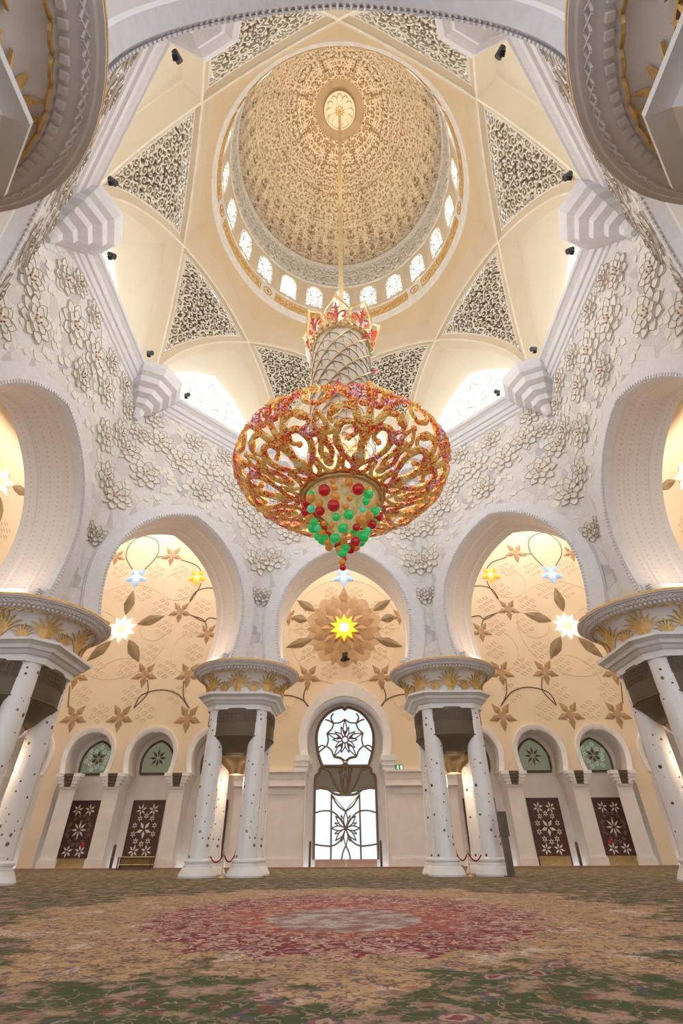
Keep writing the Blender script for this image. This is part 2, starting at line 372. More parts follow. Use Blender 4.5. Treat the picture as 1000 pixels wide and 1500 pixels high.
LAY45=[(-5.0,19.85,.9),(-3.6,18.75,1.0),(-4.75,16.6,.95),(-4.1,23.1,.85),(-3.3,21.6,.95),(-1.75,21.0,1.05),(.3,21.6,1.2),(0,19.6,.9),(-1.2,22.9,.8),(1.2,23.2,.8),(2.0,21.1,.95),(4.4,18.9,1.0),(4.85,16.3,1.0),(3.1,20.0,1.05),(3.6,22.4,.9),(4.85,13.9,.62),(-4.95,13.9,.62),(-4.6,21.4,.7)]
LAY90=[(-4.7,19.9,.9),(-3.5,18.8,1.05),(-3.4,22.3,.85),(-1.7,21.2,1.15),(-1.0,23.2,.8),(.3,21.6,1.2),(0,19.7,.85),(2.0,21.0,1.0),(3.3,23.0,.8),(-4.75,16.9,.9),(-2.6,23.2,.7),(3.3,18.9,1.0),(4.6,20.3,.95),(4.7,17.2,.95),(1.6,22.8,.8),(4.3,22.2,.8),(4.85,13.9,.62),(-4.9,13.9,.62)]
def make_wall():
    L=A*T22; w=MB()
    w.ngon([(-L,A,ZB)]+[(x,A,z) for x,z in inner]+[(L,A,ZB),(L,A,ZC),(-L,A,ZC)])
    LB=AB*T22
    w.ngon([(-LB,AB,ZB)]+[(x,AB,z) for x,z in inner]+[(LB,AB,ZB),(LB,AB,30.4),(-LB,AB,30.4)],1)
    w.ngon([(-L,A,ZC),(L,A,ZC),(LB,AB,ZC),(-LB,AB,ZC)])
    for sx in (-1,1): w.ngon([(sx*L,A,ZB),(sx*inner[-1][0],A,ZB),(sx*inner[-1][0],AB,ZB),(sx*LB,AB,ZB)])
    root=w.build('wall_hall',[M['relief_stone'],M['beige_wall']])
    # archivolt ring
    r=MB(); y0=A-.16; i2=off(inner,.16)
    r.loft([[(x,A,z) for x,z in outer],[(x,y0,z) for x,z in outer],[(x,y0,z) for x,z in i2],[(x,y0+.1,z) for x,z in inner],[(x,A+.3,z) for x,z in inner]],0,False)
    o2=off(outer,.07); r.loft([[(x,A,z) for x,z in o2],[(x,A-.08,z) for x,z in o2],[(x,A-.08,z) for x,z in outer]],0,False)
    for x,z,a in along(off(inner,.09),.17):
        c,s=cos(a),sin(a); vs=[]
        for dy in (0,-.05):
            for du,dv in ((-.05,-.06),(.05,-.06),(.05,.06),(-.05,.06)): vs.append((x+du*c-dv*s,y0+.02+dy,z+du*s+dv*c))
        r.add(vs,[(4,5,6,7),(0,1,5,4),(1,2,6,5),(2,3,7,6),(3,0,4,7)])
    for sx in (-1,1):      # foot blocks of the ring
        xa,xb=sorted((sx*3.52,sx*(L-.02))); r.ngon([(xa,A-.05,ZB),(xb,A-.05,ZB),(xb,A-.05,ZB+.55),(xa,A-.05,ZB+.55)])
    r.build('arch_ring',M['ring_marble'],root,30)
    # soffit
    so=MB(); loops=[];uvs=[]; L_=arclen(inner)
    for d,o in ((.3,0),(.36,.07),(.85,.07),(.9,.02),(1.45,.02),(1.5,.09),(2.05,.09),(2.1,0),(2.7,0)):
        pth=off(inner,o); loops.append([(x,A+d,z) for x,z in pth]); uvs.append([(q,d) for q in L_])
    so.loft(loops,0,False,uvs=uvs); so.build('soffit',M['soffit'],root,30)
    im=MB()
    for sx in (-1,1):
        im.box((sx*3.52,A+1.35,ZB+.24),(.34,2.3,.5))
        for k in range(5): im.box((sx*3.44,A+.2+.001,ZB+.06+k*.1),(.3,.12,.055))
    im.build('impost',M['ring_marble'],root)
    return root
def make_relief(lay,root,sg):
    f=MB(); rng=random.Random(5)
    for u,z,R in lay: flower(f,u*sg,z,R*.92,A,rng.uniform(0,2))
    # low leaf shapes between the flowers
    for _ in range(230):
        u=rng.uniform(-4.9,4.9); z=rng.uniform(16,23.7)
        if (abs(u)/5.0)**2+((z-12.2)/6.1)**2<1.06: continue
        a=rng.uniform(0,6.28); l=rng.uniform(.3,.6); w=l*.33; h=rng.uniform(.02,.06)
        pts=[(0,0),(.3,w/l),(.6,w/l),(1,0),(.6,-w/l),(.3,-w/l)]
        vs=[(u+(p*cos(a)-q*sin(a))*l,A-.004,z+(p*sin(a)+q*cos(a))*l) for p,q in pts]; vs=vs+[(x,A-h,zz) for x,y,zz in vs]
        f.add(vs,[list(range(6,12))]+[(i,(i+1)%6,6+(i+1)%6,6+i) for i in range(6)])
    return f.build('flower_relief',[M['petal_stone'],M['petal_shade_and_dots'],M['petal_heart']],root)
wall0=make_wall(); relR=None
names={0:'wall_far',45:'wall_far_left',-45:'wall_far_right',90:'wall_hall_left',-90:'wall_hall_right',135:'wall_near_left',-135:'wall_near_right',180:'wall_near'}
relmesh={}
for k in (0,45,-45,90,-90,135,-135,180):
    w=wall0 if k==0 else wall0.copy()
    if k: COL.objects.link(w)
    w.name=names[k]; w.rotation_euler[2]=RAD(k); tag(w,kind='structure')
    if k:
        for ch in list(wall0.children):
            if ch.name.startswith('flower_relief'): continue
            c=ch.copy(); COL.objects.link(c); c.parent=w
    key=(abs(k)>=90, k<0)
    if key in relmesh:
        c=relmesh[key].copy(); COL.objects.link(c); c.parent=w
    else: relmesh[key]=make_relief(LAY90 if key[0] else LAY45,w,-1 if k<0 else 1)
# cornice and corner brackets
pr=[(0,23.75),(.10,23.8),(.12,24.0),(.22,24.05),(.30,24.3),(.42,24.35),(.50,24.62),(.68,24.78),(.77,24.82),(.77,25.1),(0,25.1)]
cm=MB(); cm.loft([[(-(A-d)*T22,A-d,z) for d,z in pr],[((A-d)*T22,A-d,z) for d,z in pr]],0,False)
bm=MB(); lp=[]
for r,z in ((.2,22.1),(.34,22.35),(.40,22.7),(.66,22.85),(.72,23.2),(1.0,23.35),(1.06,23.7),(1.34,23.85),(1.40,24.25),(1.60,24.4),(1.72,24.8),(1.74,25.1)):
    rc=13.5-(r-.2)*.45; lp.append([(r*cos(pi/8+pi/4*j),rc+r*sin(pi/8+pi/4*j),z) for j in range(8)])
bm.loft(lp,0,True,True,True)
c0=None; n=1
for k in range(8):
    if c0 is None: c0=o=cm.build('trim_1',M['ring_marble']); b0=b=bm.build('corner_bracket',M['ring_marble'],o)
    else:
        o=c0.copy(); o.name='trim_%d'%n; COL.objects.link(o); b=b0.copy(); COL.objects.link(b); b.parent=o
    o.rotation_euler[2]=RAD(45*k); b.rotation_euler[2]=RAD(22.5); tag(o,kind='structure'); n+=1
# ------------------------------------------------------------------ CEILING: star of ribs, lattice panels, lunettes, drum, dome
ceil=empty('ceiling',(0,0,25)); tag(ceil,kind='structure')
CZ=Matrix.Translation((0,0,-25))
def up(mb): mb.v=[(x,y,z-25) for x,y,z in mb.v]; return mb
RX=10.06; DA=RX*C22; SX=RX*sin(RAD(22.5)); SE=DA*.985
def zrib(s): return 25.0+8.22*sqrt(max(0,1-(s/9.40)**2))
def ribpt(s):      # chord whose middle lies on the +y axis
    return Vector((s,DA,zrib(s)))
def rot(p,a): c,s_=cos(a),sin(a); return Vector((p[0]*c-p[1]*s_,p[0]*s_+p[1]*c,p[2]))
# triangle patch under corner on +y axis (azimuth 0 here = a corner direction)
def tri(tq,w):     # tq 0 corner .. 1 top, w 0..1 ; ribs from corner are chords at +-45 deg about this corner
    s=SE-(SE-SX)*tq
    Lp=rot(Vector((s,DA,zrib(s))),RAD(45)); Rp=rot(Vector((-s,DA,zrib(s))),RAD(-45))
    # corner: chord rotated +45 passes corner at its right end (s>0)
    P=Lp.lerp(Rp,w)
    top=zrib((w-.5)*2*SX)-zrib(SX); P=P+Vector((0,0,top*tq*tq)); P=P+Vector((0,-.25*(4*w*(1-w))*tq*(1-tq),0))
    return P
def trin(tq,w):
    e=.01; a=tri(min(tq+e,1),w)-tri(max(tq-e,0),w); b=tri(tq,min(w+e,1))-tri(tq,max(w-e,0)); N=a.cross(b)
    if N.length<1e-9: N=Vector((0,-1,-.5))
    N.normalize()
    return N if N.dot(Vector((0,-1,-.6)))>0 else -N
def inset(tq,w,d):
    t2=.06+.90*tq; hw=3.85*t2; k=min(.45,.20/max(hw,.1)); w2=k+(1-2*k)*w
    return tri(t2,w2)-trin(t2,w2)*d
fr=MB(); n=20
def edge(f): return [f(i/n,0) for i in range(n+1)]+[f(1,i/n) for i in range(1,n)]+[f(1-i/n,1) for i in range(n+1)]
fr.loft([edge(lambda a,b:tri(a,b)),edge(lambda a,b:inset(a,b,.24))],0,True)
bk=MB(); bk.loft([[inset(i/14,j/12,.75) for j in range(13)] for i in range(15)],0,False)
Hh=8.6; rng=random.Random(11); lat=MB()
def tmap(x,y):
    tq=min(max(y/Hh,0.001),1); hw=3.85*(.06+.90*tq); w=min(max((x/hw+1)/2,0),1); t2=.06+.90*tq
    P=inset(tq,w,.40); return P,trin(t2,min(max(w,.02),.98))
half=arabesque(0,3.9,0,Hh,.84,.088,lambda x,y: y<Hh and y>0.02 and -.02<=x<3.85*(.06+.90*y/Hh)-.03,rng,5)
for pts,ws in half:
    lat.ribbon(pts,ws,tmap,.16); lat.ribbon([(-x,y) for x,y in pts],ws,tmap,.16)
for i in range(1):
    bd=[(0.0,.05)]+[(3.85*(.06+.90*q/12)-.05,Hh*q/12) for q in range(13)]
    lat.ribbon(bd,[.14]*len(bd),tmap,.16); lat.ribbon([(-x,y) for x,y in bd],[.14]*len(bd),tmap,.16)
    lat.ribbon([(-3.6+7.2*q/12,Hh-.05) for q in range(13)],[.14]*13,tmap,.16)
# lunette niche on wall axis +y : edge from corner through crossing to the other corner
def lune(q):       # q -1..1
    a=abs(q); s=SX+(SE-SX)*a
    p=rot(Vector((s,DA,zrib(s))),RAD(-22.5)) if False else None
    # rib passing: chord rotated so that its crossing lies on +y
    P=rot(Vector((-SX-(SE-SX)*a,DA,zrib(s))),RAD(-22.5))   # runs to the right side
    if P[0]<0: P[0]=-P[0]
    if q<0: P[0]=-P[0]
    return P
QN=[-1+i/14 for i in range(29)]
lu=MB(); e0=[lune(q) for q in QN]
def sh(P,y,d): return Vector((P[0]*(1+d*.05),max(P[1],y) if y<P[1]+.01 else y,P[2]+d*.22))
e1=[Vector((P[0]*.985,P[1]+1.15,P[2]+.05)) for P in e0]
e2=[Vector((P[0]*1.0,P[1]+1.2,P[2]+.30)) for P in e0]
e3=[Vector((P[0]*.97,14.9,P[2]*1.0+.30)) for P in e0]
lu.loft([e0,e1],0,False); lu.loft([e1,e2],0,False)
mid=[a.lerp(b,.5) for a,b in zip(e2,e3)]
lu.loft([e2,mid],1,False); lu.loft([mid,e3],1,False)
lu.ngon([(-5.6,11.83,25.08),(5.6,11.83,25.08),(6.2,14.9,25.08),(-6.2,14.9,25.08)],0)
# window at the niche's end
e3i=[(P[0],14.86,P[2]) for P in e3]
wn=MB(); wn.ngon(e3i+[(5.0,14.86,25.0),(-5.0,14.86,25.0)])
wg=MB(); rg=random.Random(3)
for pts,ws in arabesque(0,4.9,25.2,33,1.3,.05,lambda x,z: x>=-.01 and z<min(p[2] for p in e3 if abs(abs(p[0])-min(abs(x),4.9))<.9)-.1,rg,3):
    mpw=lambda x,z:(Vector((x,14.82,z)),Vector((0,-1,0)))
    wg.ribbon(pts,ws,mpw,.05); wg.ribbon([(-x,z) for x,z in pts],ws,mpw,.05)
for x in (-1.6,0,1.6): wg.box((x,14.8,28.4),(.05,.05,6.6))
up(fr);up(bk);up(lat);up(lu)
F=[None]*6
for k in range(8):
    a=RAD(45*k); ac=RAD(45*k+22.5)
    if k==0:
        F[0]=fr.build('panel_frame',M['ceiling_cream'],ceil,40); F[1]=bk.build('lattice_ground',M['lattice_shade_back'],ceil,60); F[2]=lat.build('lattice_panel',M['lattice_stone'],ceil)
        F[3]=lu.build('lunette_vault',[M['ceiling_cream'],M['vault_cream']],ceil,40); F[4]=wn.build('window_1',M['daylight_pane']); F[5]=wg.build('window_grille',M['ceiling_white'],F[4]); os_=F
    else:
        os_=[x.copy() for x in F]
        for x in os_: COL.objects.link(x)
        os_[5].parent=os_[4]; os_[4].name='window_%d'%(k+1)
    for i in (0,1,2): os_[i].rotation_euler[2]=ac
    for i in (3,4): os_[i].rotation_euler[2]=a
    tag(os_[4],kind='structure')
# arris lines of the ribs (one per chord)
rb=MB(); rb.tube([ribpt(-SE+2*SE*i/48)-Vector((0,0,25)) for i in range(49)],.055,6)
r0=None
for k in range(8):
    if r0 is None: r0=o=rb.build('rib_edge',M['arris'],ceil,60)
    else: o=r0.copy(); COL.objects.link(o)
    o.rotation_euler[2]=RAD(45*k+22.5)
# collar: from the ribs up to the ring
co=MB()
for k in range(8):
    a=RAD(45*k+22.5); ss=[-SX+2*SX*i/12 for i in range(13)]
    l0=[rot(ribpt(s),a) for s in ss]
    l1=[rot(Vector((s*.985,DA-.14,zrib(s)+.18)),a) for s in ss]
    l2=[rot(Vector((s*(8.92/DA),8.92,34.9)),a) for s in ss]
    l3=[]
    for s in ss:
        th=atan2(s,DA); l3.append(rot(Vector((8.62*sin(th),8.62*cos(th),36.6)),a))
    co.loft([l0,l1],0,False); co.loft([l1,l2],0,False); co.loft([l2,l3],1,False)
up(co).build('octagon_collar',[M['ceiling_cream'],M['collar_shade_tan']],ceil,25)
dr=MB(); dr.lathe([(8.68,36.45),(8.60,36.5),(8.52,36.6),(8.50,36.85),(8.46,36.95),(8.40,37.0),(8.26,38.05),(8.24,38.2),(8.2,38.25)],96)
dr.lathe([(8.2,41.95),(8.12,42.0),(8.10,42.2),(8.16,42.25)],96); dr.lathe([(8.16,45.2),(8.0,45.3),(7.98,45.6),(8.1,45.7)],96)
up(dr).build('ring_moulding',M['ceiling_white'],ceil,40)
def script_band(y0,y1,x0,x1,rng):
    out=[]; x=x0
    while x<x1-.15:
        w=rng.uniform(.18,.4); h=rng.uniform(.5,1.0)*(y1-y0); yb=y0+rng.uniform(0,(y1-y0)-h)
        kind=rng.randrange(3); p=[]
        if kind==0: p=[(x,yb),(x+.03,yb+h*.5),(x+.02,yb+h)]
        elif kind==1: p=[(x+w*.5+w*.5*cos(a/8*5.2),yb+h*.45+h*.42*sin(a/8*5.2)) for a in range(9)]
        else: p=[(x+w*q/8,yb+h*.4+h*.35*sin(q/8*7)) for q in range(9)]
        out.append((p,[.05+.06*sin(pi*i/(len(p)-1)) for i in range(len(p))])); x+=w*.62
        if rng.random()<.6:
            yy=rng.uniform(y0,y1); out.append(([(x-.06,yy),(x+.06,yy+.04)],[.09,.07]))
    return out
def ringmap(x,y):   # x arc metres, y 0..1 up the sloped band
    th=x/8.35; r=8.40-.14*y-.01; P=Vector((-r*sin(th),r*cos(th),37.0+1.05*y-25)); return P,Vector((sin(th),-cos(th),-.12)).normalized()
cal=MB(); rng=random.Random(21); gb=MB()
for k in range(8):
    c=(k+.5)*2*pi*8.35/8; h_=2.55
    for pts,ws in script_band(.14,.86,c-h_,c+h_,rng): cal.ribbon(pts,ws,ringmap,.03)
    for y in (.1,.9): cal.ribbon([(c-h_+2*h_*i/12,y) for i in range(13)],[.05]*13,ringmap,.025)
    cal.ribbon([(c-h_,.1),(c-h_,.9)],[.05]*2,ringmap,.025); cal.ribbon([(c+h_,.1),(c+h_,.9)],[.05]*2,ringmap,.025)
    gb.loft([[ringmap(c-h_+2*h_*i/12,y)[0]+ringmap(c-h_+2*h_*i/12,y)[1]*.008 for i in range(13)] for y in (.1,.9)],0,False)
    m=k*2*pi*8.35/8
    cal.ribbon([(m+.36*cos(a*pi/8),.5+.34*sin(a*pi/8)) for a in range(17)],[.09]*17,ringmap,.03)
    cal.ribbon([(m-.16,.4),(m,.62),(m+.16,.4)],[.08]*3,ringmap,.03); cal.ribbon([(m,.3),(m,.7)],[.07]*2,ringmap,.03)
cal.build('calligraphy_band',M['gold_script'],ceil); speck('script_ground',(.78,.62,.36),.5); gb.build('calligraphy_ground',M['script_ground'],ceil)
# drum with 22 windows
NW=22; hwid=8.2*tan(pi/NW); ap=8.2*cos(pi/NW)*1.006
wp=horseshoe(.76,40.75,41.62,38.55,.76,8,3)
dm=MB()
dm.ngon([(-hwid,ap,38.2),(hwid,ap,38.2),(hwid,ap,38.55),(-hwid,ap,38.55)])
dm.ngon([(-hwid,ap,38.55)]+[(x,ap,z) for x,z in wp]+[(hwid,ap,38.55),(hwid,ap,42.05),(-hwid,ap,42.05)])
dm.loft([[(x,ap,z) for x,z in wp],[(x,ap+.22,z) for x,z in wp]],0,False)
up(dm); dw=MB(); dw.ngon([(x,ap+.2,z) for x,z in wp]); dg=MB(); rng=random.Random(8)
for pts,ws in arabesque(0,.76,38.6,41.6,.42,.075,lambda x,z: 0<=x<.74 and 38.57<z<40.75+.8*sqrt(max(0,1-(x/.78)**2)),rng,3):
    for sg in (1,-1): dg.ribbon([(sg*x,z) for x,z in pts],ws,lambda x,z:(Vector((x,ap+.14,z)),Vector((0,-1,0))),.05)
dg.tube([(x*.97,ap+.1,z) for x,z in wp],.05,5)
d0=None
for k in range(NW):
    a=2*pi*k/NW
    if d0 is None: d0=o=dm.build('drum_bay',M['ceiling_cream'],ceil); w0=w=dw.build('window_9',M['drum_pane']); g0=dg.build('window_grille',M['ceiling_white'],w)
    else:
        o=d0.copy(); COL.objects.link(o); w=w0.copy(); w.name='window_%d'%(9+k); COL.objects.link(w); g=g0.copy(); COL.objects.link(g); g.parent=w
    o.rotation_euler[2]=a; w.rotation_euler[2]=a; tag(w,kind='structure')
# frieze and dome
DOME=[]
for i in range(41):
    ph=pi/2*i/40; DOME.append((8.06*cos(ph)**.92 if i<40 else 0.0, 45.6+14.3*sin(ph)))
dl=[0]
for a,b in zip(DOME,DOME[1:]): dl.append(dl[-1]+hypot(b[0]-a[0],b[1]-a[1]))
def dome_at(s):
    s=min(max(s,0),dl[-1]-1e-4); j=0
    while dl[j+1]<s: j+=1
    q=(s-dl[j])/(dl[j+1]-dl[j]); a,b=DOME[j],DOME[j+1]; tx,tz=b[0]-a[0],b[1]-a[1]; l=hypot(tx,tz)
    return a[0]+tx*q,a[1]+tz*q,-tz/l,tx/l
ds=MB(); ds.lathe(DOME[:-1]+[(.05,DOME[-1][1])],72); fg=MB(); fg.lathe([(8.30,42.2),(8.30,45.5)],72); up(fg).build('frieze_ground',M['ceiling_white'],ceil,60)
up(ds).build('dome_shell',M['dome_ground_shade'],ceil,60)
fz=MB(); rng=random.Random(31)
def frmap(x,y): th=x/8.2; return Vector((-8.2*sin(th),8.2*cos(th),y-25)),Vector((sin(th),-cos(th),0))
W=2*pi*8.2/32; W=W
hf=arabesque(0,W/2,42.3,45.2,.85,.12,lambda x,y: -.02<=x<=W/2+.02 and 42.25<y<45.25,rng,5)
for k in range(32):
    for pts,ws in hf:
        for sg in (1,-1): fz.ribbon([(k*W+sg*x,y) for x,y in pts],ws,frmap,.12)
fz.build('frieze_relief',M['ceiling_white'],ceil)
dmr=MB()
for s0,s1,nf,cell,w in ((.25,5.6,24,1.0,.15),(5.6,10.2,18,1.0,.15),(10.2,13.2,12,.95,.14),(13.2,15.6,8,.85,.13)):
    rm=dome_at((s0+s1)/2)[0]; W=2*pi*rm/nf
    hf=arabesque(0,W/2,s0,s1,cell,w,lambda x,y: -.02<=x<=W/2+.02 and s0<=y<=s1,rng,4)
    def dmap(x,y):
        r,z,nx,nz=dome_at(y); th=x/rm; return Vector((-r*sin(th),r*cos(th),z-25)),Vector((-nx*sin(th),nx*cos(th),nz))
    for k in range(nf):
        for pts,ws in hf:
            for sg in (1,-1): dmr.ribbon([(k*W+sg*x,y) for x,y in pts],ws,dmap,.22)
dmr.build('dome_arabesque',M['dome_relief'],ceil)
ro=MB()
for k in range(12):
    a=2*pi*k/12; pts=[]
    for r,t_ in ((.25,0),(.6,.17),(1.0,.24),(1.22,.14),(1.3,0),(1.22,-.14),(1.0,-.24),(.6,-.17)):
        pts.append((r*cos(a)-t_*sin(a),r*sin(a)+t_*cos(a)))
    zt=59.2
    vs=[(x,y,zt-25) for x,y in pts]+[(x*.97,y*.97,zt-.16-25) for x,y in pts]
    ro.add(vs,[list(range(8,16))]+[(i,(i+1)%8,8+(i+1)%8,8+i) for i in range(8)])
ro.lathe([(.1,59.4-25),(1.5,59.25-25),(1.5,59.05-25),(1.38,59.05-25),(1.38,59.3-25)],36)
ro.build('ceiling_rose',M['dome_relief'],ceil)
# ------------------------------------------------------------------ OUTER WALLS
YB=27.46; REC=29.2; bays=[s*b for b in (10.5,15.5,20.5,25.5) for s in (-1,1)]
bp=horseshoe(1.72,7.35,9.0,5.95,1.5,12,4)   # opening of a small bay
def bay_path(xc):
    return [(xc-1.92,0.0),(xc-1.92,5.1)]+[(xc-1.75,5.45),(xc-1.6,5.95)]+[(xc+x,z) for x,z in bp]+[(xc+1.6,5.95),(xc+1.75,5.45)]+[(xc+1.92,5.1),(xc+1.92,0.0)]
pp=horseshoe(3.12,8.5,11.65,7.15,2.9,16,4)
ppath=[(-3.1,0),(-3.1,5.9),(-2.95,6.1),(-2.95,6.5),(-2.75,6.7),(-2.75,7.15)]+pp+[(2.75,7.15),(2.75,6.7),(2.95,6.5),(2.95,6.1),(3.1,5.9),(3.1,0)]
wb=MB()
ztop=13.6
def strip(x0,x1,path): wb.ngon([(x0,YB,0)]+[(x,YB,z) for x,z in path]+[(x1,YB,0),(x1,YB,ztop),(x0,YB,ztop)])
for xc in bays: strip(xc-2.5,xc+2.5,bay_path(xc))
strip(-8.0,8.0,ppath)
wb.ngon([(-28,YB,ztop),(28,YB,ztop),(28,YB,30.4),(-28,YB,30.4)])
wback=wb.build('wall_back',M['beige_wall']); tag(wback,kind='structure')
lowm=MB()   # marble dado : reveals, bay backs and pilaster fronts
for xc in bays:
    p=bay_path(xc); lowm.loft([[(x,YB,z) for x,z in p],[(x,REC,z) for x,z in p]],0,False)
    lowm.ngon([(xc-2.2,REC,0),(xc+2.2,REC,0),(xc+2.2,REC,9.6),(xc-2.2,REC,9.6)])
lowm.loft([[(x,YB,z) for x,z in ppath],[(x,REC+.3,z) for x,z in ppath]],0,False)
lowm.ngon([(-3.4,REC+.3,0),(3.4,REC+.3,0),(3.4,REC+.3,12.2),(-3.4,REC+.3,12.2)])
lowm.build('niche_reveal',M['wall_marble'],wback,35)
for s in (-1,1):     # pilasters between the bays
    for xc in (13,18,21.4):
        q=MB(); x=s*xc
        q.box((x,YB-.03,2.55),(1.16,.10,5.1)); q.box((x,YB-.08,.28),(1.3,.22,.56)); q.box((x,YB-.07,.60),(1.24,.18,.08)); q.box((x,YB-.07,5.05),(1.26,.2,.14))
        q.build('pilaster',M['wall_marble'],wback)
        c=MB()
        for sd in (-1,1):
            for i,(z0,z1,w) in enumerate(((5.12,5.32,.62),(5.32,5.55,.74),(5.55,5.78,.86),(5.78,6.02,.98))):
                xa=x+sd*.28+sd*.04*i; xb=x+sd*w; c.box(((xa+xb)/2,YB-.16-.04*i,(z0+z1)/2),(abs(xb-xa),.34+.08*i,z1-z0))
        c.build('corbel',M['marble_white'],wback)
        g=MB()
        for i,(z0,z1,w) in enumerate(((5.15,5.34,.26),(5.36,5.55,.31),(5.57,5.78,.37),(5.80,6.02,.43))): g.box((x,YB-.14-.03*i,(z0+z1)/2),(2*w,.2+.06*i,z1-z0))
        g.build('louvre_grille',M['dark_bronze'],wback)
    q=MB(); x=s*5.85     # panelled piers beside the portal
    q.box((x,YB-.04,2.55),(5.3,.10,5.1)); 
    q.box((x,YB-.12,5.62),(5.5,.26,.95)); q.box((x,YB-.2,6.08),(5.6,.42,.14)); q.box((x,YB-.18,5.12),(5.5,.36,.1))
    for i in range(28): q.box((x-2.65+i*.196,YB-.27,5.72),(.12,.06,.3))
    q.box((x,YB-.1,.28),(5.42,.24,.56)); q.box((x,YB-.09,.60),(5.36,.20,.08))
    for dx in (-1.95,1.95): q.box((x+dx,YB-.1,2.8),(.7 if dx*s<0 else 1.3,.06,4.3))
    q.box((x,YB-.115,4.75),(4.6,.06,.4)); q.build('portal_pier',M['wall_marble'],wback)
    c=MB()
    for i,(z0,z1,w) in enumerate(((6.15,6.45,.36),(6.45,6.8,.56),(6.8,7.2,.80))): c.box((s*(3.1+.45-.2*w),YB-.12-.03*i,(z0+z1)/2),(.9+.3*w,.3+.06*i,z1-z0))
    c.build('corbel',M['marble_white'],wback)
def ring(path_i,path_o,d): 
    r=MB(); r.loft([[(x,YB,z) for x,z in path_o],[(x,YB-d,z) for x,z in path_o],[(x,YB-d*.8,z) for x,z in off(path_i,.12)],[(x,YB-d*.3,z) for x,z in path_i],[(x,YB+.1,z) for x,z in path_i]],0,False); return r
r=ring(bp,horseshoe(2.1,7.35,9.38,5.95,1.86,12,4),.14); ra=None
for xc in bays:
    if ra is None: ra=o=r.build('arch_ring',M['marble_white'],wback,35)
    else: o=ra.copy(); COL.objects.link(o)
    o.location=(xc,0,0)
ring(pp,horseshoe(3.78,8.4,13.0,7.15,3.5,16,4),.2).build('portal_ring',M['marble_white'],wback,35)
ba=MB(); ba.box((0,YB-.35,.05),(56,.5,.1)); tag(ba.build('baseboard_back',M['strip_wood']),kind='structure')
# carved motifs on the beige wall
car=MB()
def motif(x,z,s,P):
    for i in range(7):
        cx,cz=[(0,0),(.62,.36),(-.62,.36),(.62,-.36),(-.62,-.36),(0,.72),(0,-.72)][i]
        q=[(.30,0),(0,.18),(-.30,0),(0,-.18),(.30,0)]
        for (a,b),(c,d) in zip(q,q[1:]):
            pa=(x+(cx+a)*s,z+(cz+b)*s); pb=(x+(cx+c)*s,z+(cz+d)*s)
            car.tube([P(*pa),P(*pb)],.028,4)
PB=lambda x,z:(x,YB-.005,z)
MOT=[(22.5,24.1),(18.87,23.9),(16.4,23.9),(21.54,21.5),(19.54,21.5),(15.41,21.56),(17.52,20.2),(13.58,20.2),(16.78,18.0),(14.21,17.85),(17.65,15.68),(13.56,15.68),(21.92,14.2),(19.25,14.2),(15.73,14.2),(22.55,12.0),(18.32,12.0),(14.32,12.0),(20.6,10.55),(16.8,10.55),(11.2,12.6),(9.4,10.6),(7.6,12.4),(5.6,14.4),(5.4,10.6)]
for x,z in MOT:
    for s in (-1,1): motif(s*x,z,.85,PB)
for x,z in ((1.18,21.44),(3.17,19.94),(3.97,17.9),(3.2,15.4),(1.3,13.95)):
    for s in (-1,1): motif(s*x,z,.72,PB)
def circ(cx,cz,r,a0=0,a1=2*pi,n=40): car.tube([PB(cx+r*cos(a0+(a1-a0)*i/n),cz+r*sin(a0+(a1-a0)*i/n)) for i in range(n+1)],.024,4)
for s in (-1,1):
    circ(s*17.6,18.2,1.4); circ(s*19.6,12.6,2.6,0,pi); circ(s*13.7,15.7,1.9); circ(s*6.5,12.5,2.6); circ(s*16.2,22.4,1.6); circ(s*23.2,17.5,2.2); circ(s*20.7,17.9,4.6)
circ(0,17.8,5.1)
for k in range(10):
    a=pi/2+2*pi*k/10+pi/10; car.tube([PB(2.9*cos(a),17.8+2.9*sin(a)),PB(5.1*cos(a),17.8+5.1*sin(a))],.025,4)
car.build('carved_motif',M['beige_carve'],wback)
# inlaid flowers, leaves and vines
def star_inlay(mb,x,z,R,P,n=5,a0=pi/2,m0=0,m1=1,h=.06):
    for i in range(n):
        a=a0+2*pi*i/n
        def Q(r,t_,d): p=P(x+r*cos(a)-t_*sin(a),z+r*sin(a)+t_*cos(a)); return (p[0]+PN[0]*d,p[1]+PN[1]*d,p[2])
        PN=(0,-1) if P is PB else PNS
        w=R*.24
        o=mb.add([Q(R*.12,0,.01),Q(R*.45,w,.01),Q(R,0,.01),Q(R*.45,-w,.01),Q(R*.45,0,h)],[(0,1,4),(1,2,4)],m0); mb.add([Q(R*.12,0,.01),Q(R*.45,-w,.01),Q(R,0,.01),Q(R*.45,0,h)],[(0,3,1),(1,3,2)],m0)
        w2=R*.14; a_=a; mb.add([Q(0,0,h),Q(R*.2,w2,h*1.2),Q(R*.40,0,h*1.3),Q(R*.2,-w2,h*1.2)],[(0,1,2,3)],m1)
INL=[(15.57,19.62,1.05),(12.62,17.44,.95),(17.55,13.73,1.1),(13.7,13.7,1.1),(23.55,13.65,1.1),(22.65,10.2,1.1),(18.76,10.2,1.1),(13.1,10.1,1.1),(17.6,25.8,1.1),(23.3,25.7,.9),(3.2,13.42,1.1),(8.1,10.3,1.1),(9.6,13.7,1.0),(5.2,19.0,.8),(11.9,25.7,1.0)]
for x,z,R in INL:
    for s in (-1,1):
        q=MB(); star_inlay(q,s*x,z,R*1.12,PB,5,pi/2+pi,0,1); q.build('flower_inlay',[M['inlay_brown'],M['inlay_tan']],wback)
